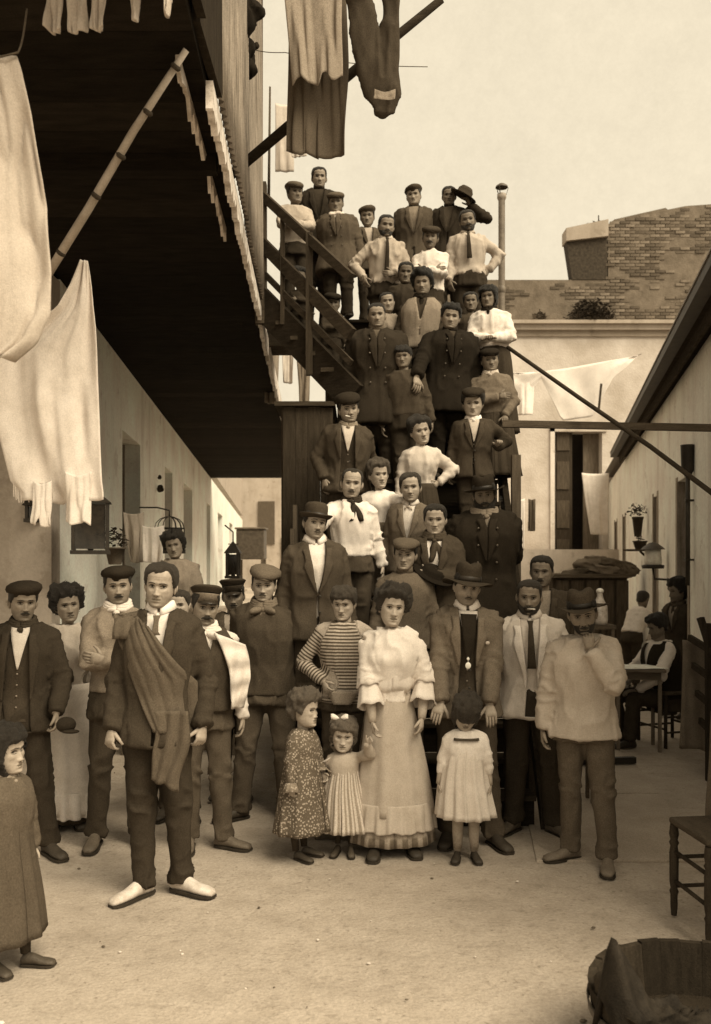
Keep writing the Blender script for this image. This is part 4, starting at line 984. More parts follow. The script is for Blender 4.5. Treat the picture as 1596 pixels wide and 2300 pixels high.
        if kind in ('flat', 'floppy', 'beret'):
            hgt, ex, fwd = {'flat': (.082, .012, .010), 'floppy': (.105, .024, .0), 'beret': (.088, .016, 0)}[kind]
            def wob(t, v): return .03*math.sin(3*t+sd)+.02*math.sin(7*t+sd*2)
            prof = [(.079, -.012), (.083, .004), (.088, .012), (.090+ex*.7, .024), (.093+ex, .040), (.090+ex*.9, hgt*.68), (.074+ex*.4, hgt*.87), (.045, hgt*.98), (.02, hgt*1.0), (.001, hgt)]
            g.lathe(prof, 28, wob=wob, ell=(.96, 1.14)); g.v[-1][:, 1] += .006-fwd*(g.v[-1][:, 2] > .02)
            V = g.v[-1]; V[:, 2] -= np.clip(-V[:, 1]-.02, 0, 1)*(.32 if kind != 'beret' else .05)*(V[:, 2] > .01)
            if kind == 'beret': V[:, 2] += V[:, 0]*.12*(V[:, 2] > .02)
            ho = obj('hat', _mapG(g, HT2), m, s.e, smooth=True, solid=.003)
            if kind != 'beret': obj('peak', _mapG(G().grid(peak(.006, .082, .042)), HT2), cloth(c*.9), ho, smooth=True, solid=.005)
        elif kind == 'kepi':
            g.lathe([(.080, -.014), (.084, .034), (.085, .040)], 28, ell=(.96, 1.14)); ho = obj('hat', _mapG(g, HT2), cloth(band or c), s.e, smooth=True, solid=.004)
            g = G().lathe([(.086, .038), (.093, .050), (.104, .066), (.106, .074), (.09, .084), (.04, .088), (.001, .089)], 28, ell=(.96, 1.12)); V = g.v[-1]; V[:, 2] -= V[:, 1]*.10
            obj('crown', _mapG(g, HT2), m, ho, smooth=True)
            obj('peak', _mapG(G().grid(peak(-.004, .082, .040, drop=.55)), HT2), mat('leather', .03, rough=.3, spec=.6), ho, smooth=True, solid=.004)
        elif kind in ('bowler', 'wide', 'tall'):
            cr, hgt, br, curl_ = {'bowler': (.086, .105, .128, .016), 'wide': (.084, .115, .165, .010), 'tall': (.086, .125, .175, -.004)}[kind]
            def wob(t, v): return 0 if kind == 'bowler' else .025*math.sin(2*t+sd)*v
            g.lathe([(cr*.97, -.012), (cr, .02), (cr*1.01, hgt*.5), (cr*.96, hgt*.78), (cr*.78, hgt*.94), (cr*.45, hgt*(1.0 if kind == 'bowler' else .97)), (.001, hgt*(1.01 if kind == 'bowler' else .90))], 28, ell=(.94, 1.14), wob=wob)
            V = g.v[-1]
            if kind != 'bowler':
                V[:, 2] -= .022*np.exp(-(V[:, 0]/.028)**2)*(V[:, 2] > hgt*.7); 
            ho = obj('hat', _mapG(g, HT2), m, s.e, smooth=True, solid=.003)
            n = 40; P = []
            for a in np.linspace(0, 1, 7):
                row = []
                for t in np.linspace(0, 2*math.pi, n+1):
                    rr_ = cr*.98+(br-cr)*a; up_ = curl_*a*a*(1+.8*abs(math.cos(t)))-(.018*a*abs(math.sin(t))**3 if kind != 'bowler' else 0)+(.010*a*math.sin(3*t+sd) if kind != 'bowler' else 0)
                    row.append((rr_*math.cos(t)*.94, rr_*math.sin(t)*1.12, -.010+up_))
                P.append(row)
            obj('brim', _mapG(G().grid(np.array(P)), HT2), m, ho, smooth=True, solid=.004)
            obj('hat_band', _mapG(G().lathe([(cr*1.0, -.006), (cr*1.035, -.004), (cr*1.035, .022), (cr*1.0, .024)], 28, ell=(.94, 1.14)), HT2), mat('ribbon', band or .02, rough=.5, spec=.4), ho, smooth=True)
def hash_(t):
    h = 7
    for c in t: h = (h*31+ord(c)) & 0xffffff
    return h
def _mapG(g, fn):
    for i in range(len(g.v)): g.v[i] = fn(g.v[i])
    return g
def _ring(rows, W2):
    V = []; n = 20
    for c, hw, hd in rows:
        for j in range(n): t = 2*math.pi*j/n; V.append(c+np.array([hw*W2*math.cos(t), hd*W2*math.sin(t), 0]))
    k = len(rows); f = [(i*n+j, i*n+(j+1) % n, (i+1)*n+(j+1) % n, (i+1)*n+j) for i in range(k-1) for j in range(n)]+[tuple(range(n))[::-1], tuple(range((k-1)*n, k*n))]
    return V, f
def _leaf(c, d, w, wide=False):
    """soft cloth tail: closed lens-shaped solid from c along d, half width w"""
    d = np.array(d, float); w = np.array(w, float); nrm = np.cross(d, w); nrm /= np.linalg.norm(nrm)+1e-9; t_ = .006
    V = []; ss = (0, .25, .5, .75, 1.0); ws = (.35, .8, 1, .95, .55 if not wide else .9)
    for a, b_ in zip(ss, ws):
        p = c+d*a; V += [p-w*b_, p+nrm*t_, p+w*b_, p-nrm*t_]
    f = [(i*4+j, i*4+(j+1) % 4, (i+1)*4+(j+1) % 4, (i+1)*4+j) for i in range(4) for j in range(4)]+[(3, 2, 1, 0), (16, 17, 18, 19)]
    return V, f
def skirt(s, name, z0, z1, r0, r1, c, pleat=.05, npl=16, ell=.82, hem=0., mk=None, parent=None, th=.004, front=None, n=96, zs=18, yo=0):
    """pleated skirt; front=(a0,a1) keeps only that sector (apron)"""
    P = []; sv = []; K, W2 = s.k, s.kw; rd = random.Random(s.seed+7); ph = [rd.uniform(0, 6.28) for _ in range(4)]
    ts = np.linspace(0, 2*math.pi, n+1) if front is None else np.linspace(front[0], front[1], n)
    for i in range(zs+1):
        a = i/zs; z = z0+(z1-z0)*a; r = r0+(r1-r0)*(a**.75); row = []; rv = []
        for t in ts:
            fo = pleat*(a**.6)*(math.sin(npl*t+ph[0]+.8*math.sin(3*t))+.5*math.sin(npl*.43*t+ph[1]+2*a)+.3*math.sin(npl*1.9*t+ph[2]))
            rr = r*(1+fo); row.append(s.B(rr*math.sin(t), yo-rr*ell*math.cos(t), z)+np.array([0, 0, hem*a*math.sin(npl*.5*t+ph[3])])); rv.append(t)
        P.append(row); sv.append(rv)
    return obj(name, G().grid(np.array(P), sv=np.array(sv)), cloth(c, **(mk or {})), parent or s.e, smooth=True, solid=th)
# ================================================================ the people, one by one
W = lambda px, py, Y: ('w', tuple(at(px, py, Y)))       # wrist target in the yard
def below(Y): return step_z(Y)
# ---------- front row
def poncho(s):
    # shawl: from the left-hand shoulder (image) across the chest, gathered at the other hip and hanging
    rows = []; n = 26
    for i in range(30):
        a = i/29; z = 1.455-.60*a; xa = -.235+.24*a**1.5; xb = -.04+.24*min(1, a*1.9)
        row = []
        for j in range(n):
            t = j/(n-1); x = xa+(xb-xa)*t+ .0; zz = z+.02*(1-t)-.11*(t-.5)*(1-a)
            nzs = vnoise(np.array([[t*5+a*2, a*3.1-t*2, 5.5]]))[0]; fo = .010*math.sin(t*34+2.5*a+1.2*math.sin(a*5))+.006*math.sin(t*61+3*a)
            xx = np.clip(x, -.215, .205); p = s.surf(np.clip(x, -.19, .19), min(zz, 1.46), .052+fo*.38+.010*nzs)
            if abs(x) > .17: p = p+np.array([np.sign(x)*(abs(x)-.17)*s.kw*1.0, 0, -.02*abs(abs(x)-.17)])
            row.append(p)
        rows.append(row)
    obj('shawl', G().grid(np.array(rows)), cloth(.105, bump=.7), s.e, smooth=True, solid=.012)
    g = G()
    # over the shoulder
    P = []
    for i in range(16):
        t = i/15; ang = math.pi*(t*1.05-.02); row = []
        for j in range(9):
            u = j/8; x = -.235+.15*u; r = .115+.008*math.sin(u*18+t*3)
            row.append(s.B(x, -r*math.cos(ang)*1.02, 1.345+.105*(1+.25*u)*math.sin(ang)))
        P.append(row)
    obj('shawl_shoulder', G().grid(np.array(P)), cloth(.105, bump=.7), s.e, smooth=True, solid=.012)
    P = []
    for i in range(22):
        a = i/21; row = []
        for j in range(14):
            u = j/13; x = .0+(.19-.05*a)*u+.015*math.sin(a*5); row.append(s.B(x+.006*math.sin(a*9+u*4), -.165-.012*math.sin(u*15+a*3)-.015*a, .98-.34*a-.06*u*a-.008*math.sin(u*9)*a))
        P.append(row)
    obj('shawl_end', G().grid(np.array(P)), cloth(.105, bump=.7), s.e, smooth=True, solid=.012)
Person('bareheaded young man in front with a grey shawl across his dark suit and white shoes', 362, 1262, 4.55, rot=8, hair='parted', hairc=.05, skin=.40, top='jacket', topc=.042, shirt=.7, neck='collar', neckc=.75,
       arms=(((.235, -.10, .88), (.5, .8, 0), (.1, -.3, -1), (-.6, .8, 0), 1.1), ((.25, -.09, .89), (.5, .8, 0), (-.1, -.3, -1), (-.7, .7, 0), 1.1)), legc=.036, shoes=.52, feet=((-.10, .0, -38), (.10, .05, 62)), ov=poncho, tie=(.12, 1.36), voxel=.011, yaw=6, build=.94)
Person('man in a dark beret and dark coat at the far left holding a cap', 52, 1297, 5.2, rot=14, hat='beret', hatc=.035, skin=.26, top='open_jacket', topc=.036, vest=.05, shirt=.6, legc=.035, stache=2, neck='scarf', neckc=.04,
       arms=('down', ((.24, -.16, .92), (.5, .9, 0), (.1, -.25, -1), (-1, 0, 0), .9)), feet=((-.12, 0, -10), (.16, -.05, 35)), yaw=14)
tag(obj('cap', G().ball(at(148, 1628, 4.98), (.055, .05, .045), 16, 10).ball(at(158, 1643, 4.95), (.05, .03, .012), 14, 8), cloth(.035, bump=.8), smooth=True), 'crumpled dark cap held down in the hand of the far left man', 'cap')
def w145(s):
    skirt(s, 'skirt', 1.04, .06, .17, .24, .06, pleat=.05, npl=14)
    skirt(s, 'apron', 1.05, .12, .18, .265, .60, pleat=.05, npl=9, front=(-1.25, 1.3), n=50)
    skirt(s, 'apron_flounce', .28, .10, .262, .29, .62, pleat=.10, npl=18, front=(-1.25, 1.3), n=60)
Person('woman with dark curly hair and a long white apron between the two men in berets', 152, 1309, 5.75, rot=16, head='f', hair='curly', hairc=.025, skin=.26, top='blouse', topc=.48, legs='skirt', arms=('down', 'behind'), ov=w145, yaw=12)
Person('man in a dark beret with folded arms, light work jacket and white neckerchief', 264, 1263, 5.38, rot=10, hat='beret', hatc=.03, skin=.30, top='shirt', topc=.22, legc=.045, stache=2, neck='cravat', neckc=.65, arms=('fold', 'fold'), feet=((-.13, 0, -8), (.12, 0, 12)), yaw=8, shoes=.09, build=1.0, hatk=dict(roll=6), extra=None)
Person('smiling woman in a pale blouse standing raised behind the front row by the doors', 408, 1188, 7.9, foot=.32, rot=0, head='f', hair='curly', hairc=.025, skin=.26, top='blouse', topc=.26, legs='skirt', arms=('down', 'down'), ov=lambda s: skirt(s, 'skirt', 1.04, .06, .17, .28, .1))
Person('child peering out between the bareheaded man and the man in the banded cap', 404, 1322, 5.95, head='y', hair='short', hairc=.05, skin=.42, top='shirt', topc=.5, legs='trousers')
def jacket_over(s):
    P = []
    for i in range(26):
        a = i/25; row = []
        for j in range(12):
            u = j/11; w_ = .20*(1-.62*a); x = .06+.03*a+u*w_+.16*math.sin(min(1, a*1.6)*1.57)*.55; z = 1.45-.50*a-.09*u*(1-a); fo = .014*math.sin(u*9+a*8)+.010*math.sin(a*22+u*3)
            row.append(s.B(x, -.15-fo-.02*math.sin(a*3)+.06*u*(1-a*.5), z))
        P.append(row)
    obj('slung_jacket', G().grid(np.array(P)), cloth(.66, bump=.6), s.e, smooth=True, solid=.010)
Person('moustached man in a banded peaked cap with a white jacket slung over his shoulder', 460, 1309, 5.32, rot=14, hat='kepi', hatc=.05, skin=.30, top='shirt', topc=.62, vest=.05, legc=.07, stache=3, neck='bow', neckc=.66, arms=('behind', 'down'), ov=jacket_over, feet=((-.1, .0, -5), (.12, -.03, 60)), yaw=16, shoes=.10, hatk=dict(band=.20, tilt=-4))
Person('man in a shiny dark peaked cap half hidden behind the man in the sweater', 524, 1294, 6.45, rot=4, hat='kepi', hatc=.04, skin=.22, top='jacket', topc=.06, shirt=.4, legc=.05, stache=2, arms=('behind', 'down'))
Person('man in a floppy cap and dark sweater with a loose bow near the striped boy', 592, 1256, 5.92, rot=-2, hat='floppy', hatc=.13, skin=.40, top='sweater', topc=.055, legc=.075, stache=1, neck='bow', neckc=.14, arms=('behind', 'behind'), feet=((-.15, -.02, -55), (.15, 0, 10)), shoes=.05, build=1.08, hatk=dict(roll=8, tilt=-3))
STRIPE = dict(pat='stripe', freq=98, lp=.42)
def shorts_flap(s): s.patch('shirt_tail', [(.86, -.07, .05), (.96, -.13, .11)], cloth(.3), off=.05, nx=6)
Person('boy in a striped jersey with one hand on his hip', 772, 1314, 5.62, foot=.12, rot=-6, head='y', hair='fringe', hairc=.07, skin=.42, top='sweater', topc=.07, patt=STRIPE, legc=.06, arms=(((.15, -.10, 1.02), (1, .35, .1), (-.3, -.6, -.6), (-.6, .6, 0), 1.2), 'down'), ov=shorts_flap, hh=.215, tilt=4)
def centre_woman(s):
    skirt(s, 'skirt', 1.05, .075, .125, .290, .16, pleat=.035, npl=13, mk=dict(pat='plaid', freq=8.0, lp=.36))
    skirt(s, 'apron', 1.06, .27, .135, .285, .42, pleat=.035, npl=9, front=(-1.15, 1.2), n=60)
    skirt(s, 'apron_flounce', .345, .17, .278, .310, .44, pleat=.03, npl=24, front=(-1.15, 1.2), n=90, hem=.006)
    obj('belt', G().lathe([(.138, 1.03), (.144, 1.045), (.142, 1.075), (.134, 1.09)], 30, c=(s.sway*s.k, 0, 0), ell=(s.kw, .85*s.kw)), cloth(.25), s.e, smooth=True, solid=.004); 
    o = s.e.children[-1]; o.scale = (1, 1, s.k); o.location.z = 0
    # wide lace cape collar
    P = []
    for i in range(9):
        a = i/8; row = []
        for t in np.linspace(0, 2*math.pi, 49):
            r = .07+.118*a; sc_ = 1+.035*a*math.sin(16*t); row.append(s.B(r*sc_*1.12*math.sin(t), -(.062+.094*a)*sc_*math.cos(t)+.0, 1.468-.02*a-.10*a*a-.11*a*max(0, math.cos(t))**.8))
        P.append(row)
    obj('lace_collar', G().grid(np.array(P)), cloth(.66, bump=.5), s.e, smooth=True, solid=.006)
    obj('blouse_pouch', G().grid(np.array([[s.B(r*math.sin(t)*(1+.03*math.sin(11*t)), -r*.86*math.cos(t)*(1+.04*math.sin(9*t)), z+.008*math.sin(7*t)) for t in np.linspace(0, 2*math.pi, 60)] for r, z in ((.150, 1.22), (.166, 1.16), (.172, 1.11), (.160, 1.075), (.135, 1.07))])), cloth(.62, bump=.5), s.e, smooth=True, solid=.004)
    for sg in (-1, 1):
        S, E, Wp = s.arms[sg][:3]; d = (Wp-E)/np.linalg.norm(Wp-E); ax1 = np.cross(d, (0, 1, 0)); ax1 /= np.linalg.norm(ax1); ax2 = np.cross(d, ax1)
        for q, (a0, ln, r0, r1) in enumerate(((-.13, .15, .062, .082), (-.02, .17, .058, .088))):
            P = []
            for i in range(7):
                a = i/6; P.append([E+d*(a0+ln*a+.008*math.sin(5*t))*s.k+(r0+(r1-r0)*a)*(1+.05*a*math.sin(9*t))*s.kw*(ax1*math.cos(t)+ax2*math.sin(t)) for t in np.linspace(0, 2*math.pi, 37)])
            obj('sleeve_flounce', G().grid(np.array(P)), cloth(.64, bump=.5), s.e, smooth=True, solid=.005)
Person('young woman in the centre with a white lace-collared blouse, long apron and plaid skirt', 880, 1309, 5.28, rot=0, head='f', hair='curly', hairc=.045, skin=.44, top='blouse', topc=.70, legs='skirt', arms=((W(838, 1655, 5.08), (.5, .8, 0), (-.1, -.3, -1), (-1, 0, 0), .7), ((.20, -.15, .90), (.6, .8, 0), (-.1, -.2, -1), (-.8, .4, 0), .6)), ov=centre_woman, extra=dict(sleeve=.5), shoes=.03, feet=((-.12, -.1, -8), (.12, -.05, 10)), voxel=.011, build=.98)
DOTS = dict(pat='dots', freq=70, lp=.36)
def dotdress(s):
    skirt(s, 'dress_skirt', 1.30, .33, .14, .33, .11, pleat=.05, npl=10, mk=DOTS)
    g = G()
    for sg in (-1, 1):
        S, E, Wp = s.arms[sg][:3]; d = (Wp-E)/np.linalg.norm(Wp-E); ax1 = np.cross(d, (0, .3, 1)); ax1 /= np.linalg.norm(ax1); ax2 = np.cross(d, ax1)
        g.grid(np.array([[Wp-d*.02+d*.05*a+(.05+.03*a)*(1+.1*math.sin(8*t))*s.kw*(ax1*math.cos(t)+ax2*math.sin(t)) for t in np.linspace(0, 2*math.pi, 30)] for a in (0, .5, 1)]))
    obj('cuff', g, cloth(.2, **DOTS), s.e, smooth=True, solid=.004, stuff=True)
Person('small curly child in a dark speckled dress seen in profile', 680, 1543, 5.13, rot=62, head='c', hair='curly', hairc=.14, skin=.42, top='blouse', topc=.11, patt=DOTS, legs='skirt', arms=('down', ((.10, -.17, .98), (.8, .6, 0), (-.1, -.6, -.8), (-1, 0, 0), .8)), ov=dotdress, yaw=12, shoes=.05, extra=None, hh=.205)
def toddler(s):
    skirt(s, 'dress_skirt', 1.44, .36, .115, .34, .30, pleat=.06, npl=17, mk=dict(pat='pleatstripe', freq=11.0, lp=.52))
    g = G()
    for sg in (-1, 1):
        for q in (0, 1): g.add(*_leaf(s.HT((-.035, -.03, .125)), np.array([sg*.05, -.015, .012+.012*q]), np.array([0, -.012, .02])))
    g.tube([s.HT((.09*math.sin(t)-.0, -.035, .098*math.cos(t)+.028)) for t in np.linspace(-1.3, 1.3, 16)], .006, 6)
    obj('hair_bow', g, cloth(.75), s.e, smooth=True)
    g = G().add(*_leaf(s.B(-.15, -.02, 1.40), np.array([-.07, 0, -.05]), np.array([0, -.05, .02]))); obj('shoulder_frill', g, cloth(.6), s.e, smooth=True)
Person('toddler with a white hair bow in a striped smock holding the woman by the hand', 772, 1603, 5.2, rot=-4, head='t', hair='bob', hairc=.16, skin=.50, top='blouse', topc=.40, legs='skirt', arms=('down', (W(822, 1668, 5.06), (1, .2, -.6), (.6, -.2, .5), (0, -1, 0), .9)), ov=toddler, hh=.195, shoes=.06, tilt=6)
def medals(s):
    g = G(); c = s.surf(0, 1.13, .06)
    g.ball(c, (.017, .005, .02), 14, 8); g.ball(c+np.array([0, 0, .04]), (.009, .004, .010), 10, 6); g.tube([c+np.array([0, 0, .015]), c+np.array([.0, 0, .10])], .0025, 5)
    obj('watch_fob', g, mat('silver', .75, rough=.3, spec=.6, bump=0), s.e, smooth=True)
    g = G().ball(s.surf(.115, 1.27, .062), (.013, .006, .011), 8, 6); obj('lapel_flower', g, cloth(.5), s.e, smooth=True)
    s.patch('scarf_front', [(1.16, -.012, .012), (1.30, -.035, .035), (1.44, -.05, .05)], cloth(.025), off=.048, nx=6, th=.012)
Person('moustached man in a tall felt hat and grey jacket, hands on the little girl', 1048, 1243, 5.42, rot=0, hat='tall', hatc=.05, skin=.38, top='jacket', topc=.125, vest=.05, shirt=.7, legc=.065, stache=1, neck='collar', neckc=.78, openw=[(.6, .09), (1.0, .055), (1.2, .045), (1.4, .055), (1.48, .06)],
       arms=((W(990, 1600, 5.17), (1, .6, 0), (.35, -.55, -.8), (0, .6, -.6), .4), (W(1098, 1596, 5.17), (1, .6, 0), (.1, -.55, -.9), (0, .6, -.6), .4)), ov=medals, feet=((-.12, 0, -10), (.16, -.06, 22)), voxel=.011, hatk=dict(tilt=-3, band=.035))
def girl(s):
    skirt(s, 'pinafore', 1.385, .50, .150, .285, .55, pleat=.07, npl=15)
    s.patch('ribbon', [(1.385, -.125, .125), (1.41, -.12, .12)], cloth(.06), off=.045, nx=9, th=.004)
    g = G()
    for sg in (-1, 1): g.tube([(.082*sg*s.kw, .01, .34*s.k), (.083*sg*s.kw, .01, .12*s.k)], [.052*s.kw, .042*s.kw], 12)
    obj('sock', g, cloth(.30), s.e, smooth=True)
Person('little girl in a white pinafore with cropped dark hair and bare knees', 1046, 1556, 5.1, rot=0, head='c', hair='back', hairc=.05, skin=.36, top='blouse', topc=.62, legs='bare', arms=('down', 'down'), ov=girl, hh=.20, shoes=.03, feet=((-.085, 0, -12), (.085, 0, 12)), tilt=26, yaw=8, extra=dict(sleeve=.78))
def cig(a, b_, name='cigarette'):
    def f(s):
        g = G().tube([s.HT(a), s.HT(b_)], .0042, 8); obj(name, g, mat('paper', .75), s.e, smooth=True)
    return f
Person('bearded man smoking a cigarette in a white jacket and dark tie', 1188, 1297, 5.62, rot=-10, hair='crop', hairc=.04, skin=.26, top='open_jacket', topc=.58, shirt=.60, legc=.035, stache=3, beard=.007, neck='collar', neckc=.6, tie=(.05, 1.14), arms=('behind', 'pocket'), ov=cig((-.005, -.10, -.066), (.045, -.155, -.062)), feet=((-.10, 0, -35), (.15, -.03, 38)), shoes=.09, openw=[(.6, .06), (1.1, .03), (1.3, .05), (1.48, .065)], build=1.04)
Person('man with brushed up hair standing just behind the cigarette smoker', 1216, 1245, 6.25, rot=-6, hair='short', hairc=.03, skin=.25, top='jacket', topc=.05, shirt=.3, legc=.035, stache=2, arms=('behind', 'down'))
def boots(s):
    g = G()
    for (fx, fy, fa), sg in zip(s.ft, (-1, 1)):
        hp = s.B(.085*sg, 0, .90); an = np.array([fx*s.kw, fy+.01, .06]); kn = (hp+np.array([an[0], an[1], .085]))/2+np.array([0, -.03*s.k, 0]); P = [kn+(an-kn)*t for t in (.30, .34, .45, .65, .85, 1.0)]
        g.tube(P, np.array([.072, .070, .066, .060, .050, .050])*s.kw, 16)
    obj('gaiter', g, mat('leather', .14, rough=.7, amt=.35), s.e, smooth=True, solid=.004)
Person('man in a round felt hat with hand on chin, loose pale smock and heavy boots', 1308, 1303, 5.05, rot=-14, hat='wide', hatc=.06, skin=.24, top='smock', topc=.42, legc=.085, stache=2, beard=.002, arms=('down', 'chin'), feet=((-.07, .04, -58), (.15, -.08, -5)), shoes=.13, build=1.0, tilt=8, roll=-4, fold=.0075, hatk=dict(tilt=-10), voxel=.012)
# left edge child
def coat_child(s): skirt(s, 'coat_skirt', 1.25, .24, .17, .29, .085, pleat=.05, npl=9)
Person('small child in a heavy brown coat at the left edge of the picture', 8, 1617, 3.75, rot=66, head='c', hair='bob', hairc=.03, skin=.40, top='smock', topc=.085, legs='skirt', arms=('down', 'down'), ov=coat_child, neck='scarf', neckc=.25, yaw=20, shoes=.05, hh=.205, feet=((-.08, 0, -10), (.10, -.08, 25)))
# ---------- staircase, bottom to top
def onst(*a, **k):
    Y = a[3]; Person(*a, foot=k.pop('foot', step_z(Y)), **k)
Person('boy in a flat cap and buttoned drab tunic above the central woman', 905, 1198, 5.98, foot=.40, head='y', hat='flat', hatc=.11, skin=.34, top='sweater', topc=.125, legc=.05, neck='band', neckc=.12, arms=('down', 'down'), hh=.222)
Person('man in a dark bowler hat with a white collar, another hand on his shoulder', 715, 1119, 6.0, foot=.42, rot=12, hat='bowler', hatc=.06, skin=.36, top='jacket', topc=.06, shirt=.7, legc=.05, stache=1, neck='collar', neckc=.74, arms=('down', 'down'), yaw=10, roll=4)
Person('youth in a dark jacket holding a black hat at his chest', 962, 1129, 6.2, foot=.60, rot=-4, head='y', hair='short', hairc=.03, skin=.42, top='jacket', topc=.055, shirt=.7, legc=.05, neck='kerchief', neckc=.06, arms=('behind', ((-.02, -.22, 1.17), (.9, .2, -.6), (-1, -.1, .1), (0, 1, 0), .6)), hh=.225, yaw=-6)
tag(obj('hat', G().lathe([(.002, .05), (.06, .05), (.085, .035), (.09, .0), (.14, -.01), (.15, .0), (.14, .004), (.088, .006)], 28, M=np.array(Euler((R(22), R(24), 0)).to_matrix()), c=at(972, 1290, 6.03)), cloth(.018, bump=.5), smooth=True), 'black felt hat held against the chest of the youth in the dark jacket', 'hat')
Person('broad black-bearded man in a black hat and heavy black coat', 1090, 1053, 6.3, foot=.60, rot=-6, hat='wide', hatc=.03, skin=.22, top='coat', topc=.022, shirt=.4, legc=.025, stache=3, beard=.012, neck='scarf', neckc=.25, arms=('down', 'behind'), build=1.2, openw=[(.6, 0), (1.36, 0), (1.44, .02), (1.48, .04)], hatk=dict(band=.02))
Person('man in a white shirt with a dark knotted neckerchief and clipped moustache', 785, 1049, 6.55, foot=1.0, rot=4, hair='receding', hairc=.04, skin=.42, top='shirt', topc=.72, legc=.06, stache=2, neck='kerchief', neckc=.03, arms=((W(674, 1240, 5.94), (1, .3, -.2), (-.7, -.6, -.2), (0, -.2, -1), .9), 'down'), build=1.05, fold=.010)
Person('man with parted hair and a calm face leaning in beside the woman in white', 924, 1060, 6.75, foot=1.0, rot=-8, hair='parted', hairc=.05, skin=.42, top='jacket', topc=.14, shirt=.7, legc=.05, arms=('down', 'down'), roll=-6, neck='collar', neckc=.6)
Person('fair young woman with a topknot and plain white blouse on the stairs', 852, 1022, 6.98, foot=1.4, rot=2, head='f', hair='updo', hairc=.09, skin=.42, top='blouse', topc=.74, legs='skirt', arms=('down', (('w', tuple(at(925, 1150, 6.6))), (1, .3, -.4), (.6, -.7, 0), (0, 0, -1), .5)), ov=lambda s: skirt(s, 'skirt', 1.04, .06, .17, .26, .12), bun=(.045, .0, .12), hh=.222)
Person('man in a wide dark cap with a cigarette and checked scarf on the stairs', 768, 872, 7.12, foot=1.6, rot=2, hat='floppy', hatc=.03, skin=.33, top='jacket', topc=.06, vest=.05, shirt=.5, legc=.05, neck='scarf', neckc=.22, arms=('pocket', 'behind'), ov=cig((-.012, -.10, -.066), (-.055, -.14, -.062)), build=1.08, hatk=dict(roll=-4), openw=[(.6, .08), (1.2, .06), (1.48, .06)])
Person('smiling woman in a pale high-necked blouse with rolled sleeves, hand on hip', 955, 925, 7.15, foot=1.6, rot=-4, head='f', hair='updo', hairc=.03, skin=.38, top='blouse', topc=.56, legs='skirt', arms=('down', ((.20, -.05, 1.05), (1, .3, 0), (-.6, -.3, -.4), (-.5, .6, 0), 1.1)), neck='band', neckc=.50, ov=lambda s: skirt(s, 'skirt', 1.04, .06, .17, .26, .05), tilt=-3, roll=-5, fold=.010, hh=.225)
Person('youth in a dark suit with a big white cravat gripping the stair rail', 1068, 868, 7.3, foot=1.8, rot=-8, head='y', hat='flat', hatc=.035, hair='tousled', hairc=.03, skin=.36, top='jacket', topc=.055, vest=.045, shirt=.5, legc=.05, neck='cravat', neckc=.72, arms=('down', ((.25, -.10, 1.15), (.8, .3, -.6), (.1, -.6, .5), (0, -.2, -1), 1.0)), hh=.228, hatk=dict(dz=.02))
Person('soldierly youth with a pale forehead in a dark buttoned coat on the landing', 843, 679, 7.75, foot=2.2, rot=6, hair='crop', hairc=.02, skin=.30, top='coat', topc=.032, shirt=.1, legc=.03, neck='band', neckc=.12, arms=('down', 'down'), yaw=6, build=1.15, openw=[(.6, 0), (1.36, 0), (1.44, .02), (1.48, .04)])
Person('youth with thick black hair in a heavy black coat on the upper stairs', 1003, 680, 7.8, foot=2.4, rot=8, hair='tousled', hairc=.012, skin=.30, top='coat', topc=.018, shirt=.05, legc=.02, neck='band', neckc=.02, openw=[(.6, 0), (1.36, 0), (1.44, .02), (1.48, .04)], arms=((W(928, 855, 7.5), (.8, .3, -.3), (0, -.5, -.8), (.3, .8, 0), .6), 'down'), yaw=-16, roll=4, build=1.25)
Person('small child looking out from between the two dark coated youths', 918, 775, 7.62, foot=2.2, head='c', hair='fringe', hairc=.02, skin=.20, top='shirt', topc=.06, legs='trousers', legc=.04, hh=.2)
Person('man in a pale sleeveless waistcoat with a black scarf above the coated youths', 938, 603, 8.15, foot=2.8, rot=-4, hair='curly', hairc=.015, skin=.26, top='shirt', topc=.05, vest=.24, legc=.03, neck='scarf', neckc=.02, arms=('down', 'down'), yaw=-14)
Person('boy with a light collar squeezed in behind the pale forehead youth', 872, 655, 8.3, foot=3.0, head='y', hair='crop', hairc=.02, skin=.34, top='shirt', topc=.30, legc=.03, hh=.2, yaw=-6)
Person('small dark haired child half hidden beside the girl in white at the rail', 1053, 655, 8.42, foot=3.2, head='c', hair='short', hairc=.02, skin=.18, top='shirt', topc=.07, legc=.03, hh=.195)
Person('girl in a white blouse with loose dark hair leaning on the right rail', 1108, 638, 8.1, foot=2.8, rot=-14, head='y', hair='bob', hairc=.015, skin=.20, top='blouse', topc=.70, legs='skirt', arms=(((.0, -.24, 1.10), (.8, .2, -.6), (-.2, -1, 0), (0, 0, -1), .4), ((.02, -.24, 1.10), (.8, .2, -.6), (-.6, -.8, 0), (0, 0, -1), .4)), ov=lambda s: skirt(s, 'skirt', 1.04, .06, .17, .26, .05), neck='scarf', neckc=.02, hh=.21, roll=-5)
Person('child in a dark cap and shawl below the girl in white at the rail', 1112, 775, 7.75, foot=2.2, rot=-10, head='c', hat='flat', hatc=.02, skin=.20, top='blouse', topc=.16, legs='skirt', arms=('fold', ((.12, -.2, .95), (.8, .3, -.5), (0, -.8, -.4), (0, 0, -1), .8)), ov=lambda s: skirt(s, 'skirt', 1.04, .3, .17, .28, .06), neck='scarf', neckc=.45, hh=.21)
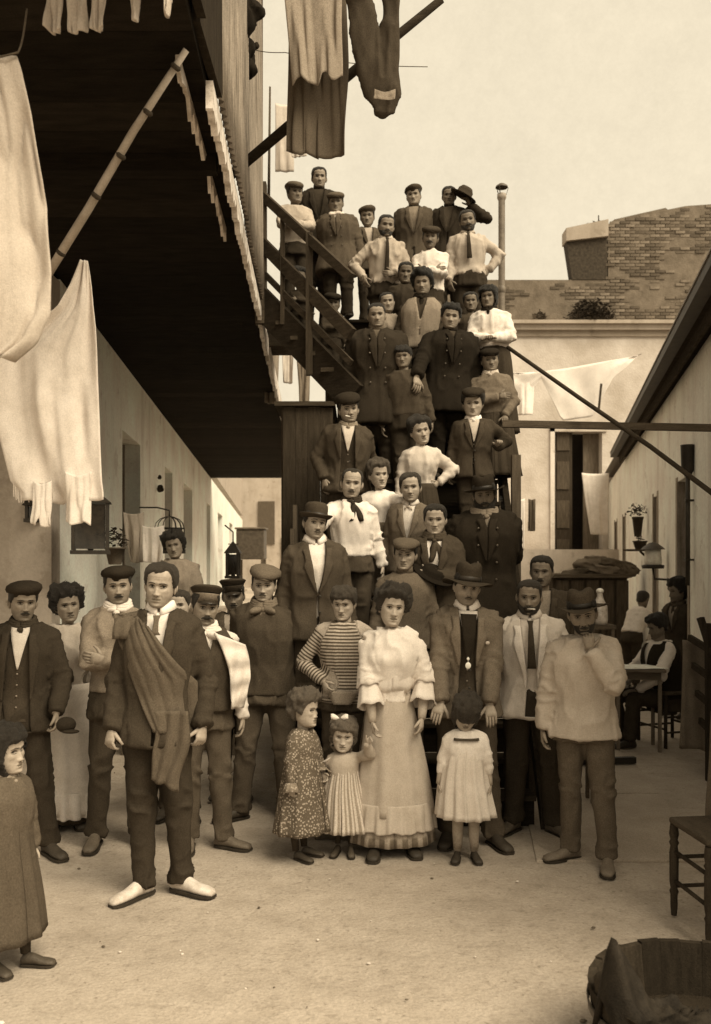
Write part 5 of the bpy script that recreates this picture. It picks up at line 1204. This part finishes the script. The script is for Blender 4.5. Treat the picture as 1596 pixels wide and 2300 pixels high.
Person('man in a light shirt and long dark tie on the left of the top group', 864, 483, 8.8, foot=3.6, rot=2, hair='short', hairc=.02, skin=.26, top='shirt', topc=.40, legc=.035, stache=2, beard=.003, neck='collar', neckc=.5, tie=(.035, 1.02), arms=(((.24, -.10, 1.0), (1, .5, 0), (-.1, -.4, -.9), (-.7, .5, 0), .7), ((.08, -.18, 1.03), (1, .4, -.2), (-.9, -.2, 0), (0, 1, 0), .7)), fold=.011)
Person('man in a white shirt and cap with folded arms and heavy moustache', 966, 503, 8.75, foot=3.6, rot=0, hat='flat', hatc=.05, skin=.22, top='shirt', topc=.66, legc=.035, stache=3, arms=('fold', 'fold'), fold=.011, hh=.225)
Person('man in a light shirt and wide dark tie with one elbow thrust out', 1052, 472, 9.0, foot=3.8, rot=-8, hair='short', hairc=.03, skin=.20, top='shirt', topc=.44, legc=.035, stache=3, beard=.004, neck='collar', neckc=.4, tie=(.04, 1.12), arms=('downf', ((.21, .02, 1.03), (1, .25, .2), (-.5, -.4, -.7), (-.5, .6, 0), 1.)), fold=.009, build=1.1)
Person('boy in a flat cap resting folded arms on the upper rail', 667, 404, 8.95, foot=4.13, rot=14, head='y', hat='flat', hatc=.09, skin=.20, top='shirt', topc=.40, legc=.035, arms=(((-.02, -.24, 1.15), (.9, -.1, -.5), (-1, .0, 0), (0, 1, 0), .4), ((-.03, -.27, 1.12), (.9, -.1, -.5), (-1, 0, 0), (0, 1, 0), .4)), hh=.225)
Person('tallest man at the very top with short hair and a dark high collar', 710, 376, 9.75, foot=4.2, rot=6, hair='short', hairc=.02, skin=.30, top='jacket', topc=.03, shirt=.04, legc=.03, neck='band', neckc=.02, arms=('down', 'down'), hh=.24)
Person('boy in a flat cap and buttoned overcoat with a white collar behind the upper rail', 761, 427, 9.3, foot=4.2, rot=0, head='y', hat='flat', hatc=.10, skin=.20, top='coat', topc=.085, shirt=.1, legc=.04, openw=[(.6, 0), (1.36, 0), (1.44, .02), (1.48, .04)], neck='bow', neckc=.55, arms=('behind', 'down'), hh=.225, build=1.2)
Person('small boy in a round cap at the back of the top landing', 833, 461, 9.5, foot=4.2, head='c', hat='beret', hatc=.08, skin=.24, top='jacket', topc=.08, shirt=.4, legc=.04, hh=.215, yaw=-8)
Person('youth in a soft cap and brown jacket at the back of the top landing', 932, 414, 9.75, foot=4.2, rot=-4, head='y', hat='beret', hatc=.06, skin=.28, top='jacket', topc=.075, shirt=.2, legc=.04, neck='band', neckc=.06, arms=('behind', 'down'), hh=.225)
Person('youth in a dark jacket lifting his hat high at the right of the top landing', 1010, 419, 9.75, foot=4.2, rot=-6, head='y', hair='short', hairc=.02, skin=.20, top='jacket', topc=.035, shirt=.1, legc=.03, neck='band', neckc=.02, arms=('down', (W(1056, 462, 9.62), (1, .3, -.5), (-.4, -.2, .9), (-.6, -.4, 0), .8)), hh=.22)
hat_up = G().lathe([(.001, .10), (.06, .095), (.085, .06), (.09, .0), (.15, -.005), (.155, .002), (.09, .01)], 24, M=np.array(Euler((R(10), R(28), 0)).to_matrix()), c=at(1040, 440, 9.6))
tag(obj("hat", hat_up, cloth(.05), smooth=True), 'dark hat lifted in the raised hand of the youth on the top landing', 'hat')
# ---------- right hand background
Person('seated man with dark hair, waistcoat and white sleeves working at the small table', 1492, 1374, 8.3, rot=-72, hair='tousled', hairc=.02, skin=.22, top='shirt', topc=.74, vest=.025, legc=.05, seat=.97, arms=('table', 'table'), feet=((-.14, -.40, -5), (.14, -.44, 5)), yaw=-8, tilt=12, lean=6)
Person('dark haired boy standing behind the seated man against the right wall', 1523, 1297, 9.7, rot=-50, hair='curly', hairc=.02, skin=.20, top='jacket', topc=.05, shirt=.3, legc=.04, neck='scarf', neckc=.08, hh=.25, yaw=-30)
Person('person in a white shirt bending away over the dark counter on the right', 1418, 1312, 11.8, rot=140, hair='short', hairc=.03, skin=.2, top='shirt', topc=.68, legc=.05, arms=('table', 'table'), lean=38, tilt=20)

Person('small dark child crouched low behind the rails of the upper flight, uppermost', 674, 598, 8.55, foot=3.72, head='c', hair='tousled', hairc=.015, skin=.14, top='shirt', topc=.035, legc=.03, hh=.2, arms=('down', 'fold'))
Person('small dark child sitting lower down behind the rails of the upper flight', 742, 652, 8.35, foot=3.36, head='c', hat='flat', hatc=.02, skin=.12, top='shirt', topc=.045, legc=.03, hh=.2, arms=('fold', 'down'))
Person('shadowy boy behind the coated youths at the middle of the stairs', 905, 588, 8.55, foot=3.3, head='y', hair='short', hairc=.015, skin=.16, top='shirt', topc=.04, legc=.03, hh=.215)
# ================================================================ OBJECTS
# ---- laundry, upper middle
rope = mat('rope', .09, bump=.3)
def line(label, pts, r=.004, name='clothes_line'):
    n = 14; P = []
    for a, b_ in zip(pts[:-1], pts[1:]):
        for i in range(n): t = i/n; P.append(np.array(a)*(1-t)+np.array(b_)*t-np.array([0, 0, .03*math.sin(math.pi*t)]))
    P.append(np.array(pts[-1])); return tag(obj(name, G().tube(P, r, 6), rope, smooth=True), label, 'line')
tag(obj('clothes_pole', G().tube([at(508, 402, 6.2), at(640, 290, 6.05), at(800, 155, 5.95), at(992, -2, 5.8)], [.034, .036, .033, .026], 10), WOODH(.035), smooth=True), 'thick dark pole slanting up to the right from the corrugated gallery side', 'pole')
line('high clothes line carrying the dark skirt and trousers', [at(300, -95, 5.3), at(620, -70, 5.55), at(920, -60, 5.6), at(1300, -130, 5.6)])
line('thin wire with a knot running right from the gallery corner', [at(520, 92, 6.6), at(640, 118, 6.6), at(960, 150, 6.8)], .003, 'wire')
hung('hanging_skirt', 648, 776, -70, 345, 5.75, .12, 'dark pleated skirt hanging from the high line', 'skirt', nf=5, fold=.05, seed=3, taper=-.08, ragged=.02, nx=40, ny=50)
hung('hanging_shirt', 632, 768, -72, 172, 5.58, .30, 'lighter patched shirt hanging over the dark skirt on the high line', 'shirt', nf=5, fold=.045, seed=8, taper=.18, ragged=.05, nx=36, ny=40, skew=.08)
def trousers_hung():
    e = thing('hanging_trousers', 'pair of dark trousers hanging upside down with gathered cuffs on the high line', 'trousers', at(845, -60, 5.6))
    g = G(); s_ = 5.6/F
    def leg(pts, w): 
        P = [((x-845)*s_, .0, (-60-y)*s_) for x, y in pts]; g.tube(P, np.array(w)*s_, 14, flat=.4, up=(0, 1, 0))
    leg([(800, -60), (812, 40), (828, 130), (850, 200), (868, 262)], [26, 30, 32, 34, 10])
    leg([(880, -60), (878, 40), (872, 130), (868, 200), (866, 258)], [18, 20, 27, 32, 22])
    co, f, sv = garment(g, .011, 3, .012, 4, [])
    obj('cloth', G().add(co, [tuple(q) for q in f]), cloth(.06), e, smooth=True)
    obj('patch', G().grid(hang(.13, .06, fold=.01, seed=5)+[0.05, -.10, -.78]), cloth(.28), e, smooth=True, solid=.004)
trousers_hung()
hung('pale_sheet', 618, 660, 232, 385, 10.5, .55, 'small pale sheet far behind the dark skirt near the thin mast', 'sheet', fold=.02, seed=2)
hung('pale_cloth', 640, 705, 285, 352, 10.2, .6, 'pale cloth showing below and behind the dark skirt', 'cloth', fold=.03, seed=6, taper=.5)
tag(obj('mast', G().tube([at(603, 460, 9.3), at(606, 195, 9.3)], [.016, .010], 8), WOOD(.08), smooth=True), 'thin upright mast beside the gallery corner', 'mast')
# dark bundles hanging on the gallery's outer corner
def bundle(label, px, py, Y, r, l, seed, cat='bundle'):
    g = G()
    for i in range(5): a = seed+i*1.9; g.ball((r*.45*math.cos(a), r*.3*math.sin(a*2), r*.5*math.sin(a)), (r*.7, r*.5, r*.75), 14, 10)
    co, f, sv = garment(g, r*.12, 2, r*.12, seed, []); o = obj('rag_bundle', G().add(co, [tuple(q) for q in f]), cloth(l, bump=.8), smooth=True); o.location = at(px, py, Y); return tag(o, label, cat)
bundle('dark rag bundle hanging high on the gallery corner, uppermost', 540, 30, 6.2, .14, .02, 3)
bundle('dark rag bundle on the gallery corner by the wire knot', 538, 108, 6.3, .10, .018, 5)
bundle('dark rag bundle lowest on the gallery corner edge', 548, 148, 6.35, .09, .02, 8)
bundle('small dark knot of rag on the thin wire', 575, 103, 6.6, .022, .03, 4, 'knot')
# ---- near left: big white cloths on a line below the gallery
line('clothes line from which the big white sheet hangs at the left', [at(-160, 112, 3.3), at(40, 118, 3.3), at(60, 20, 3.35)], .004)
def big_sheet():
    s_ = 3.3/F; P = []; ny, nx = 60, 44; yy = np.linspace(120, 800, ny)
    rt = np.interp(yy, [120, 150, 250, 400, 600, 700, 760, 800], [34, 44, 66, 88, 106, 102, 70, 20])
    for i in range(ny):
        v = i/(ny-1); row = []
        for j in range(nx):
            u = j/(nx-1); nz = vnoise(np.array([[u*6, v*1.5, 8.1], [u*9, v*3.2+u*2, 2.2]])); row.append(((-150+(rt[i]+150)*u-0)*s_, .07*nz[0]*min(1, v*2+.3)+.035*(1-abs(nz[1]))**3, (120-yy[i]-(16*nz[0] if v > .9 else 0))*s_))
        P.append(row)
    o = obj('white_sheet', G().grid(np.array(P)), cloth(.50, amt=.08), smooth=True, solid=.003); o.location = at(0, 120, 3.3); tag(o, 'big white sheet hanging at the left edge in front of the gallery', 'sheet')
big_sheet()
def white_shirt():
    e = thing('white_shirt', 'long white shirt with fringed hem hung by its sleeve at the left', 'shirt', at(110, 640, 4.35)); s_ = 4.35/F
    def pt(x, y, d): return ((x-110)*s_, d, (640-y)*s_)
    L_ = [(180, 196, 585), (158, 203, 640), (130, 208, 690), (70, 214, 735), (-10, 218, 790), (-15, 222, 900), (5, 226, 1000), (20, 230, 1080), (45, 234, 1110)]
    P = []; nx, ny = 46, 60; yy = np.linspace(585, 1125, ny); a_ = np.interp(yy, [q[2] for q in L_], [q[0] for q in L_]); b_ = np.interp(yy, [q[2] for q in L_], [q[1] for q in L_])
    for i in range(ny):
        v = i/(ny-1); row = []
        for j in range(nx):
            u = j/(nx-1); nz = vnoise(np.array([[u*4.5, v*1.8, 3.3], [u*11, v*3, 7.7]])); row.append(pt(a_[i]+(b_[i]-a_[i])*u+6*nz[1]*v, yy[i]+(14*nz[0] if v > .85 else 0), .07*nz[0]*min(1, v*3)+.025*nz[1]))
        P.append(row)
    obj('body_cloth', G().grid(np.array(P)), cloth(.66, bump=.4), e, smooth=True, solid=.004)
    # two sleeves / tails lower down
    for q, (xa, xb, ya, yb, sd) in enumerate(((150, 205, 1060, 1178, 2), (78, 118, 1080, 1172, 5))):
        w_ = (xb-xa)*s_; g = G().grid(hang(w_, (yb-ya)*s_, fold=.03, seed=sd, ragged=.03)); o = obj('tail', g, cloth(.64), e, smooth=True, solid=.008, T=Matrix.Translation(pt((xa+xb)/2, ya, -.02)))
    g = G()
    for k in range(34):
        x = 30+k*2.6; g.bar(pt(x, 1085+random.uniform(-5, 5), 0), pt(x+random.uniform(-3, 3), 1118+random.uniform(-6, 12), .01), .004, .003)
    obj('fringe', g, cloth(.6), e, stuff=True)
white_shirt()
for i, (a, b_, h, lab) in enumerate(((104, 140, 66, 'leftmost strip of white washing at the top edge'), (148, 196, 68, 'wide middle strip of white washing at the top edge'), (203, 238, 64, 'third strip of white washing at the top edge'), (288, 316, 42, 'short pointed strip of washing at the top edge'), (360, 392, 30, 'small rightmost pointed scrap of washing at the top edge'))):
    hung('washing_strip', a, b_, -60, h, 3.4, .5, lab, 'cloth', seed=i+20, taper=.1 if i < 3 else .8, fold=.02)['group'] = 'strips of washing along the top edge'
line('clothes line along the top edge under the gallery', [at(20, -62, 3.4), at(420, -62, 3.4)])
# bamboo pole with dark joints
a, b_ = at(108, 614, 4.3), at(418, 112, 3.9)
bp = thing('bamboo_pole', 'long pale bamboo pole with dark joints leaning across the dark gallery underside', 'pole')
obj('cane', G().tube([a, a+(b_-a)*.3+Vector((.006, 0, .008)), a+(b_-a)*.65+Vector((-.006, 0, .010)), b_], [.021, .020, .018, .014], 12), mat('bamboo', .36, scale=10, amt=.25, rough=.6), bp, smooth=True)
for t in (.10, .37, .55, .74, .93):
    p = a+(b_-a)*t; d = (b_-a).normalized()*.011; obj('joint', G().tube([p-d, p, p+d], [.019, .0245, .019], 12), mat('bamboo_knot', .05), bp, smooth=True)
# ---- wall lanterns and cages, left
def cage(name, label, c, w_, h, l=.03, dome=True):
    e = thing(name, label, 'bird cage', c); g = G()
    n = 14
    for i in range(n):
        t = 2*math.pi*i/n; x, y = w_/2*math.cos(t), w_/2*math.sin(t)
        P = [(x, y, 0), (x, y, h*.65)]+[(x*math.cos(a), y*math.cos(a), h*.65+h*.35*math.sin(a)) for a in (.5, .9, 1.3, 1.57)]
        g.tube(P, .004, 5)
    for z in (.02, h*.35, h*.65): g.tube([(w_/2*math.cos(t), w_/2*math.sin(t), z) for t in np.linspace(0, 2*math.pi, 20)], .006, 5)
    obj('bars', g, METAL(l), e, stuff=True, smooth=True); obj('tray', G().lathe([(.001, -.03), (w_/2+.01, -.03), (w_/2+.01, .01), (.001, .01)], 20), METAL(l), e)
    obj('hook', G().tube([(0, 0, h), (0, 0, h+.06), (-.12, 0, h+.09), (-.3, 0, h+.09)], .008, 6), METAL(l), e, smooth=True); return e
cage('bird_cage', 'domed wire bird cage hanging on the left wall beside the woman with swept up hair', at(380, 1232, 8.9)+Vector((0, 0, -.02)), .30, .34)
def box_lantern(label, c, w_, d, h, rz=0, l=.035):
    e = thing('wall_lantern', label, 'lantern', c, rz); m = METAL(l)
    for sx in (-1, 1):
        for sy in (-1, 1): obj('frame_post', G().box((sx*w_/2-.012, sy*d/2-.012, 0), (sx*w_/2+.012, sy*d/2+.012, h)), m, e)
    obj('base', G().box((-w_/2-.02, -d/2-.02, -.03), (w_/2+.02, d/2+.02, -.001)), m, e)
    obj('roof', G().add([(-w_/2-.03, -d/2-.03, h+.001), (w_/2+.03, -d/2-.03, h+.001), (w_/2+.03, d/2+.03, h+.001), (-w_/2-.03, d/2+.03, h+.001), (0, 0, h+.14)], [(3, 2, 1, 0), (0, 1, 4), (1, 2, 4), (2, 3, 4), (3, 0, 4)]), m, e)
    gm = mat('smoky_glass', .03, rough=.15, spec=.6, bump=0, amt=.6)
    for (p0, p1) in (((-w_/2+.013, -d/2, .01), (w_/2-.013, -d/2+.004, h-.01)), ((-w_/2, -d/2+.013, .01), (-w_/2+.004, d/2-.013, h-.01)), ((w_/2-.004, -d/2+.013, .01), (w_/2, d/2-.013, h-.01))): obj('pane', G().box(p0, p1), gm, e)
    obj('burner', G().lathe([(.02, .0), (.03, .03), (.012, .05), (.022, .10), (.012, .17)], 10), mat('burner', .25, rough=.4), e, smooth=True); return e
box_lantern('large dark box lantern on the wall corner below the white shirt', at(203, 1236, 6.85), .25, .2, .36, .25)
obj_ = box_lantern('small dark lamp with a shade on the grey wall behind the white shirt hem', at(78, 1165, 7.0), .09, .1, .10, 0)
box_lantern('slim glass lantern hanging far down the left wall', at(523, 1293, 9.6), .12, .12, .24, 0, .05)
tag(obj('lantern_rod', G().tube([at(523, 1235, 9.6), at(523, 1195, 9.6), at(505, 1180, 9.7)], .008, 6).bar(at(512, 1222, 9.6), at(536, 1222, 9.6), .01, .01), METAL(.05), smooth=True), 'thin iron rod holding the slim glass lantern', 'bracket')
hung('white_towel', 318, 368, 1180, 1262, 8.3, .74, 'white towel hung beside the bird cage on the left', 'towel', fold=.03, seed=31, taper=.05)
hung('draped_cloth', 276, 322, 1150, 1262, 8.5, .42, 'pale draped cloth hanging in the first doorway on the left', 'cloth', fold=.05, seed=33, taper=.3, skew=.2)
bundle('dark flower head shaped knob on the wall between the first two doors', 360, 1098, 13.2, .05, .04, 2, 'ornament')
bundle('second dark knob just below the first on the left wall', 358, 1072, 13.2, .03, .05, 6, 'ornament')
def pot_plant(label, c, w_, h, l=.10, leafr=.16, n=90, ll=.05):
    e = thing('potted_plant', label, 'plant', c)
    obj('pot', G().lathe([(w_*.32, 0), (w_*.5, h*.9), (w_*.55, h*.9), (w_*.55, h), (w_*.45, h), (w_*.4, h*.8), (.001, h*.8)], 16), mat('clay', l), e, smooth=True); g = G()
    for i in range(n):
        a, el, r_ = random.uniform(0, 6.28), random.uniform(.1, 1.5), leafr*random.uniform(.4, 1); q = np.array([math.cos(a)*math.cos(el)*r_, math.sin(a)*math.cos(el)*r_, h+math.sin(el)*r_]); d1 = np.array([random.gauss(0, 1), random.gauss(0, 1), random.gauss(0, .7)]); d1 *= .028/np.linalg.norm(d1); d2 = np.cross(d1, (.3, .5, 1))*.5
        g.add([q-d1, q+d2, q+d1, q-d2], [(0, 1, 2, 3)])
    obj('foliage', g, mat('leaf', ll), e); return e
pot_plant('leafy potted plant on the sill behind the man in the beret with folded arms', at(258, 1268, 7.3), .16, .14)
def pat_l(px, py, Y): return at(px, py, Y)
# ---- right wall: shelf, pots, lantern
pot_plant('tall dark plant pot hung high on the right wall', at(1432, 1205, 13.6), .16, .30, .05, .22, 110)
pot_plant('squat pot on the small shelf of the right wall', at(1437, 1236, 13.2), .20, .14, .07, .08, 30)
tag(obj('wall_shelf', G().box((-.22, -.12, 0), (.3, .12, .03)).bar((0, 0, 0), (.28, 0, -.25), .03, .03), WOODH(.08)), 'small bracket shelf under the squat pot on the right wall', 'shelf').location = at(1437, 1238, 13.2)
wl = thing('wall_lamp', 'bright paper shaded lamp on a dark bracket on the right wall', 'lamp', at(1466, 1268, 11.2))
obj('shade', G().lathe([(.10, 0), (.11, .03), (.095, .20), (.085, .2)], 16), mat('lamp_paper', .78, bump=0), wl, smooth=True); obj('lid', G().lathe([(.15, .19), (.12, .22), (.05, .27), (.001, .28)], 16), METAL(.06), wl, smooth=True)
obj('base', G().lathe([(.001, -.05), (.13, -.05), (.14, -.01), (.1, .0), (.001, 0)], 16), METAL(.03), wl, smooth=True); obj('bracket', G().tube([(0, 0, -.05), (.02, .0, -.18), (.34, .05, -.2)], .014, 8), METAL(.04), wl, smooth=True)
# ---- laundry on the right, before the back building
hung('white_sheet', 1146, 1200, 835, 932, 19, .76, 'white sheet nearest the stairs on the far line, left of the arch of wall', 'sheet', fold=.06, seed=41, taper=.1)
def tri_sheet():
    s_ = 19/F; o_ = at(1300, 850, 19); P = []; nx, ny = 40, 24
    for j in range(ny):
        v = j/(ny-1); row = []
        for i in range(nx):
            u = i/(nx-1); x = 1150+u*282; ytop = 842-44*u**1.3; ybot = np.interp(x, [1150, 1185, 1215, 1262, 1330, 1375, 1400, 1432], [880, 890, 850, 945, 936, 850, 830, 800]); y = ytop+(ybot-ytop)*v
            row.append(((x-1300)*s_, .06*vnoise(np.array([[u*9, v*2, 2.2]]))[0], (850-y)*s_))
        P.append(row)
    o = obj('white_sheet', G().grid(np.array(P)), cloth(.76, amt=.06), smooth=True, solid=.01); o.location = o_; tag(o, 'long white sheet slung along the far line, rising to a point at the right', 'sheet')
tri_sheet()
line('far clothes line in front of the back building', [at(1120, 836, 19), at(1300, 838, 19), at(1440, 795, 19)], .008)
hung('hanging_sheet', 1306, 1368, 1062, 1200, 20, .66, 'tall pale sheet hanging in front of the raised dark doorway', 'sheet', fold=.05, seed=44, skew=.12, taper=.35)
hung('hanging_cloth', 1150, 1178, 1120, 1235, 17, .78, 'white cloth hanging just right of the black coated man', 'cloth', fold=.03, seed=46)
hung('dark_garment', 1186, 1202, 1120, 1192, 18, .10, 'dark narrow garment hanging on the pale back wall', 'garment', fold=.03, seed=47)
tag(obj('garden_stake', G().bar(at(1344, 925, 18.8), at(1350, 862, 18.8), .04, .04), WOOD(.05)), 'short dark stake poking up before the far white sheet', 'stake')
# counter with crumpled cloths and a glass siphon
ct = thing('counter', 'dark wooden counter shed heaped with cloth at the right', 'counter', (0, 0, 0))
c0, c1 = at(1240, 1300, 14), at(1408, 1300, 14)
obj('cupboard', G().box((c0.x, 14, 0), (c1.x, 15, 1.42)), WOOD(.06), ct); obj('top', G().box((c0.x-.05, 13.93, 1.423), (c1.x+.05, 15.05, 1.48)), WOODH(.10), ct)
for i in range(5): x = c0.x+.06+i*(c1.x-c0.x)/5; obj('board', G().box((x, 13.97, .1), (x+.19, 13.997, 1.38)), WOOD(.075), ct)
for i, (px, py, r, l) in enumerate(((1300, 1292, .22, .09), (1345, 1272, .24, .20), (1385, 1275, .22, .12), (1330, 1300, .2, .07))):
    o = bundle(('crumpled dark cloth at the left end of the counter', 'light crumpled sacking on top of the counter heap', 'crumpled brown cloth at the right end of the counter', 'dark folded cloth at the front of the counter')[i], px, py, 14.3, r, l, i+3, 'cloth'); o.scale = (1.5, 1, .55); o.rotation_euler = (0, R((-14, 9, 12, -5)[i]), 0)
sg_ = thing('glass_siphon', 'bright glass siphon bottle standing behind the man with hand on chin', 'bottle', at(1347, 1402, 6.3))
obj('glass', G().lathe([(.001, 0), (.05, 0), (.055, .03), (.052, .13), (.03, .17), (.02, .2), (.02, .22)], 18), mat('glass_bottle', .55, rough=.1, spec=.8, bump=0, amt=.5), sg_, smooth=True)
obj('cap', G().ball((0, 0, .235), (.028, .028, .02), 12, 8).ball((-.045, 0, .15), .018, 10, 6), mat('silver', .75, rough=.3, spec=.6, bump=0), sg_, smooth=True)
stt = thing('side_table', 'narrow wooden stand under the glass siphon', 'table', at(1347, 1402, 6.3)*1)
stt.location.z = 0; zt = at(1347, 1402, 6.3).z
obj('top', G().box((-.09, -.09, zt-.03), (.09, .09, zt-.001)), WOODH(.1), stt)
for sx in (-1, 1):
    for sy in (-1, 1): obj('leg', G().box((sx*.07-.012, sy*.07-.012, 0), (sx*.07+.012, sy*.07+.012, zt-.031)), WOOD(.1), stt)
# table with paper; chair of the seated man
wt = thing('work_table', 'small work table with dark frame before the seated man', 'table', (2.56, 8.10, 0), R(-8))
obj('top', G().box((-.24, -.2, .71), (.22, .2, .735)), WOODH(.16), wt, bevel=.004); obj('apron', G().box((-.20, -.17, .64), (.18, .17, .708)), WOODH(.12), wt)
for sx in (-.19, .17):
    for sy in (-.16, .16): obj('leg', G().box((sx-.015, sy-.015, 0), (sx+.015, sy+.015, .639)), WOOD(.20), wt)
tag(obj('paper', G().grid(hang(.5, .34, fold=.004, seed=50)[:, :, [0, 2, 1]]*[1, 1, .5]+[0, .17, 0]), mat('paper', .8, bump=0), solid=.002), 'white sheet of paper spread on the work table', 'paper').location = (2.54, 8.10, .742)
def chair(name, label, loc, rz, l=.05, turned=False, sh=.45, w_=.40, d=.38, back=.9):
    e = thing(name, label, 'chair', loc, rz); m = WOOD(l)
    for sx in (-1, 1):
        for sy in (-1, 1):
            x, y = sx*w_/2, sy*d/2; top_ = sh-.02 if sy < 0 else back
            if turned:
                pr = [(.014, 0), (.017, .05), (.017, .10), (.022, .115), (.016, .13), (.021, .16), (.022, .30), (.017, .335), (.024, .35), (.017, .365), (.023, .39), (.018, sh-.021)]
                if sy > 0: pr += [(.017, sh+.02), (.02, .6), (.016, .72), (.022, back-.04), (.001, back)]
                obj('leg', G().lathe(pr, 12, c=(x, y, 0)), m, e, smooth=True)
            else: obj('leg', G().tube([(x, y, 0), (x, y, top_)], [.017, .015], 10), m, e, smooth=True)
    obj('seat', G().box((-w_/2-.02, -d/2-.02, sh-.02), (w_/2+.02, d/2+.02, sh+.012)), WOODH(l*1.6), e, bevel=.012)
    for z in (.14, .28):
        for sx in (-1, 1): obj('stretcher', G().tube([(sx*w_/2, -d/2, z), (sx*w_/2, d/2, z)], .010, 8), m, e, smooth=True)
        for sy in (-1, 1): obj('stretcher', G().tube([(-w_/2, sy*d/2, z+.03), (w_/2, sy*d/2, z+.03)], .010, 8), m, e, smooth=True)
    for z in (.62, .80): obj('back_slat', G().box((-w_/2, d/2-.008, z), (w_/2, d/2+.010, z+.06)), m, e, bevel=.004)
    return e
chair('wooden_chair', 'plain rush seated chair under the seated man', (2.93, 8.32, 0), R(-72), .05, sh=.50)
chair('turned_chair', 'dark wooden chair with turned legs at the right edge', (1.735, 4.15, 0), R(-84), .04, True, back=.82, sh=.46, w_=.34, d=.36)
# coat over the turned chair
o = obj('coat', G().grid(hang(.40, .62, fold=.05, seed=61, ragged=.03)), cloth(.12, bump=.8), smooth=True, solid=.02); o.location = (1.80, 4.3, .95); o.rotation_euler = (0, 0, R(84)); tag(o, 'heavy brown coat draped over the turned chair at the right edge', 'coat')
# folding frame / railing at the right edge
fr = thing('folding_frame', 'dark slatted folding frame leaning by the right wall', 'frame', (0, 0, 0))
for i in range(4): obj('slat', G().bar(at(1548+i*8, 1432+i*62, 7.2), at(1640, 1488+i*66, 6.6), .03, .05), WOODH(.05), fr)
obj('leg', G().bar(at(1590, 1400, 6.9), at(1592, 1780, 6.9), .05, .04), WOOD(.04), fr); obj('leg', G().bar((3.0, 6.7, 0), (2.75, 7.1, 1.25), .05, .04), WOOD(.05), fr)
o = obj('sacking', G().grid(hang(.5, .9, fold=.07, seed=71)), cloth(.22, bump=.8), smooth=True, solid=.02); o.location = (2.95, 7.35, 1.05); tag(o, 'brown sacking hung behind the slatted folding frame', 'cloth')
# short dark bar lying on the slabs
tag(obj('iron_bar', G().bar((1.30, 7.30, .045), (2.33, 7.42, .045), .05, .05), METAL(.02)), 'short black bar lying on the slabs right of the booted man', 'bar')
# bench under woman by the doors
bn = thing('bench', 'low wooden bench against the left wall', 'bench', (-1.55, 7.95, 0))
obj('seat', G().box((-.6, -.2, .28), (.6, .25, .32)), WOODH(.12), bn); [obj('leg', G().box((x, -.15, 0), (x+.06, .2, .279)), WOOD(.1), bn) for x in (-.5, .44)]
# doorstep under boy
tag(obj('wooden_box', G().box((-.25, 5.45, 0), (.12, 5.70, .12)), WOODH(.1)), 'low wooden box under the boy in the striped jersey', 'box')
# laundry seen under the stair flight
for i, (a, b_, y0, y1, l, lab) in enumerate(((592, 628, 742, 905, .30, 'grey garment nearest the gallery under the stair flight'), (632, 660, 745, 860, .55, 'white garment in the middle under the stair flight'), (664, 700, 775, 905, .20, 'darker garment at the right under the stair flight'))):
    hung('hanging_garment', a, b_, y0, y1, 12.2+.2*i, l, lab, 'garment', fold=.05, seed=80+i, taper=.35)
line('clothes line under the stair flight', [at(560, 735, 12.3), at(760, 770, 12.6)])
# ---- tub in the foreground
tb = thing('wooden_tub', 'dark staved wooden wash tub at the bottom right corner', 'tub', (1.19, 3.0, 0)); tb.scale = (.9, .9, .9); n = 30
for i in range(n):
    a0, a1 = 2*math.pi*i/n, 2*math.pi*(i+.992)/n; V = []
    for (r0, r1, z) in ((.37, .40, 0), (.41, .44, .30+.004*(i % 3))):
        for a in (a0, a1):
            for r in (r0, r1): V.append((r*math.cos(a), r*math.sin(a), z))
    obj('stave', G().add(V, [(0, 1, 3, 2), (4, 6, 7, 5), (0, 4, 5, 1), (2, 3, 7, 6), (0, 2, 6, 4), (1, 5, 7, 3)]), WOOD(random.choice((.022, .028, .036))), tb)
for z, r in ((.07, .412), (.22, .434)): obj('hoop', G().lathe([(r, z-.018), (r+.006, z-.018), (r+.010, z+.018), (r+.004, z+.018)], 48), METAL(.06), tb, smooth=True)
obj('bottom', G().lathe([(.001, .04), (.395, .04)], 30), WOODH(.04), tb)
obj('handle', G().lathe([(.03, 0), (.036, .05), (.02, .07), (.001, .075)], 12, c=(-.40, -.02, .30)), WOOD(.05), tb, smooth=True)
# wet cloth slumped over the rim: a ridge from the rim into the tub
P = []; nx, ny = 40, 34
for j in range(ny):
    v = j/(ny-1); row = []
    for i in range(nx):
        u = i/(nx-1); ang = R(190)+R(125)*u; r = .455-.36*v; z = .33-.10*v+.20*math.exp(-((u-.06)/.07)**2)*math.exp(-((v-.12)/.28)**2)+.04*vnoise(np.array([[u*9, v*3.5, 1.1]]))[0]+.035*(1-abs(vnoise(np.array([[u*13, v*4, 4.1]]))[0]))**3+.012*vnoise(np.array([[u*40, v*14, 4.1]]))[0]
        if v < .12: z -= (.12-v)*1.6
        row.append((r*math.cos(ang), r*math.sin(ang), z))
    P.append(row)
o = obj('wet_cloth', G().grid(np.array(P)), mat('wet_cloth', .022, scale=8, amt=.6, rough=.75, spec=.12, bump=.6), smooth=True, solid=.02); o.location = (1.19, 3.0, 0); o.scale = (.9, .9, .9); tag(o, 'dark wet cloth slumped over the rim of the wash tub', 'cloth')
g = G().lathe([(.001, .1), (.37, .1)], 30); o = obj('water', g, mat('dark_water', .03, rough=.08, spec=.6, bump=.1), tb)
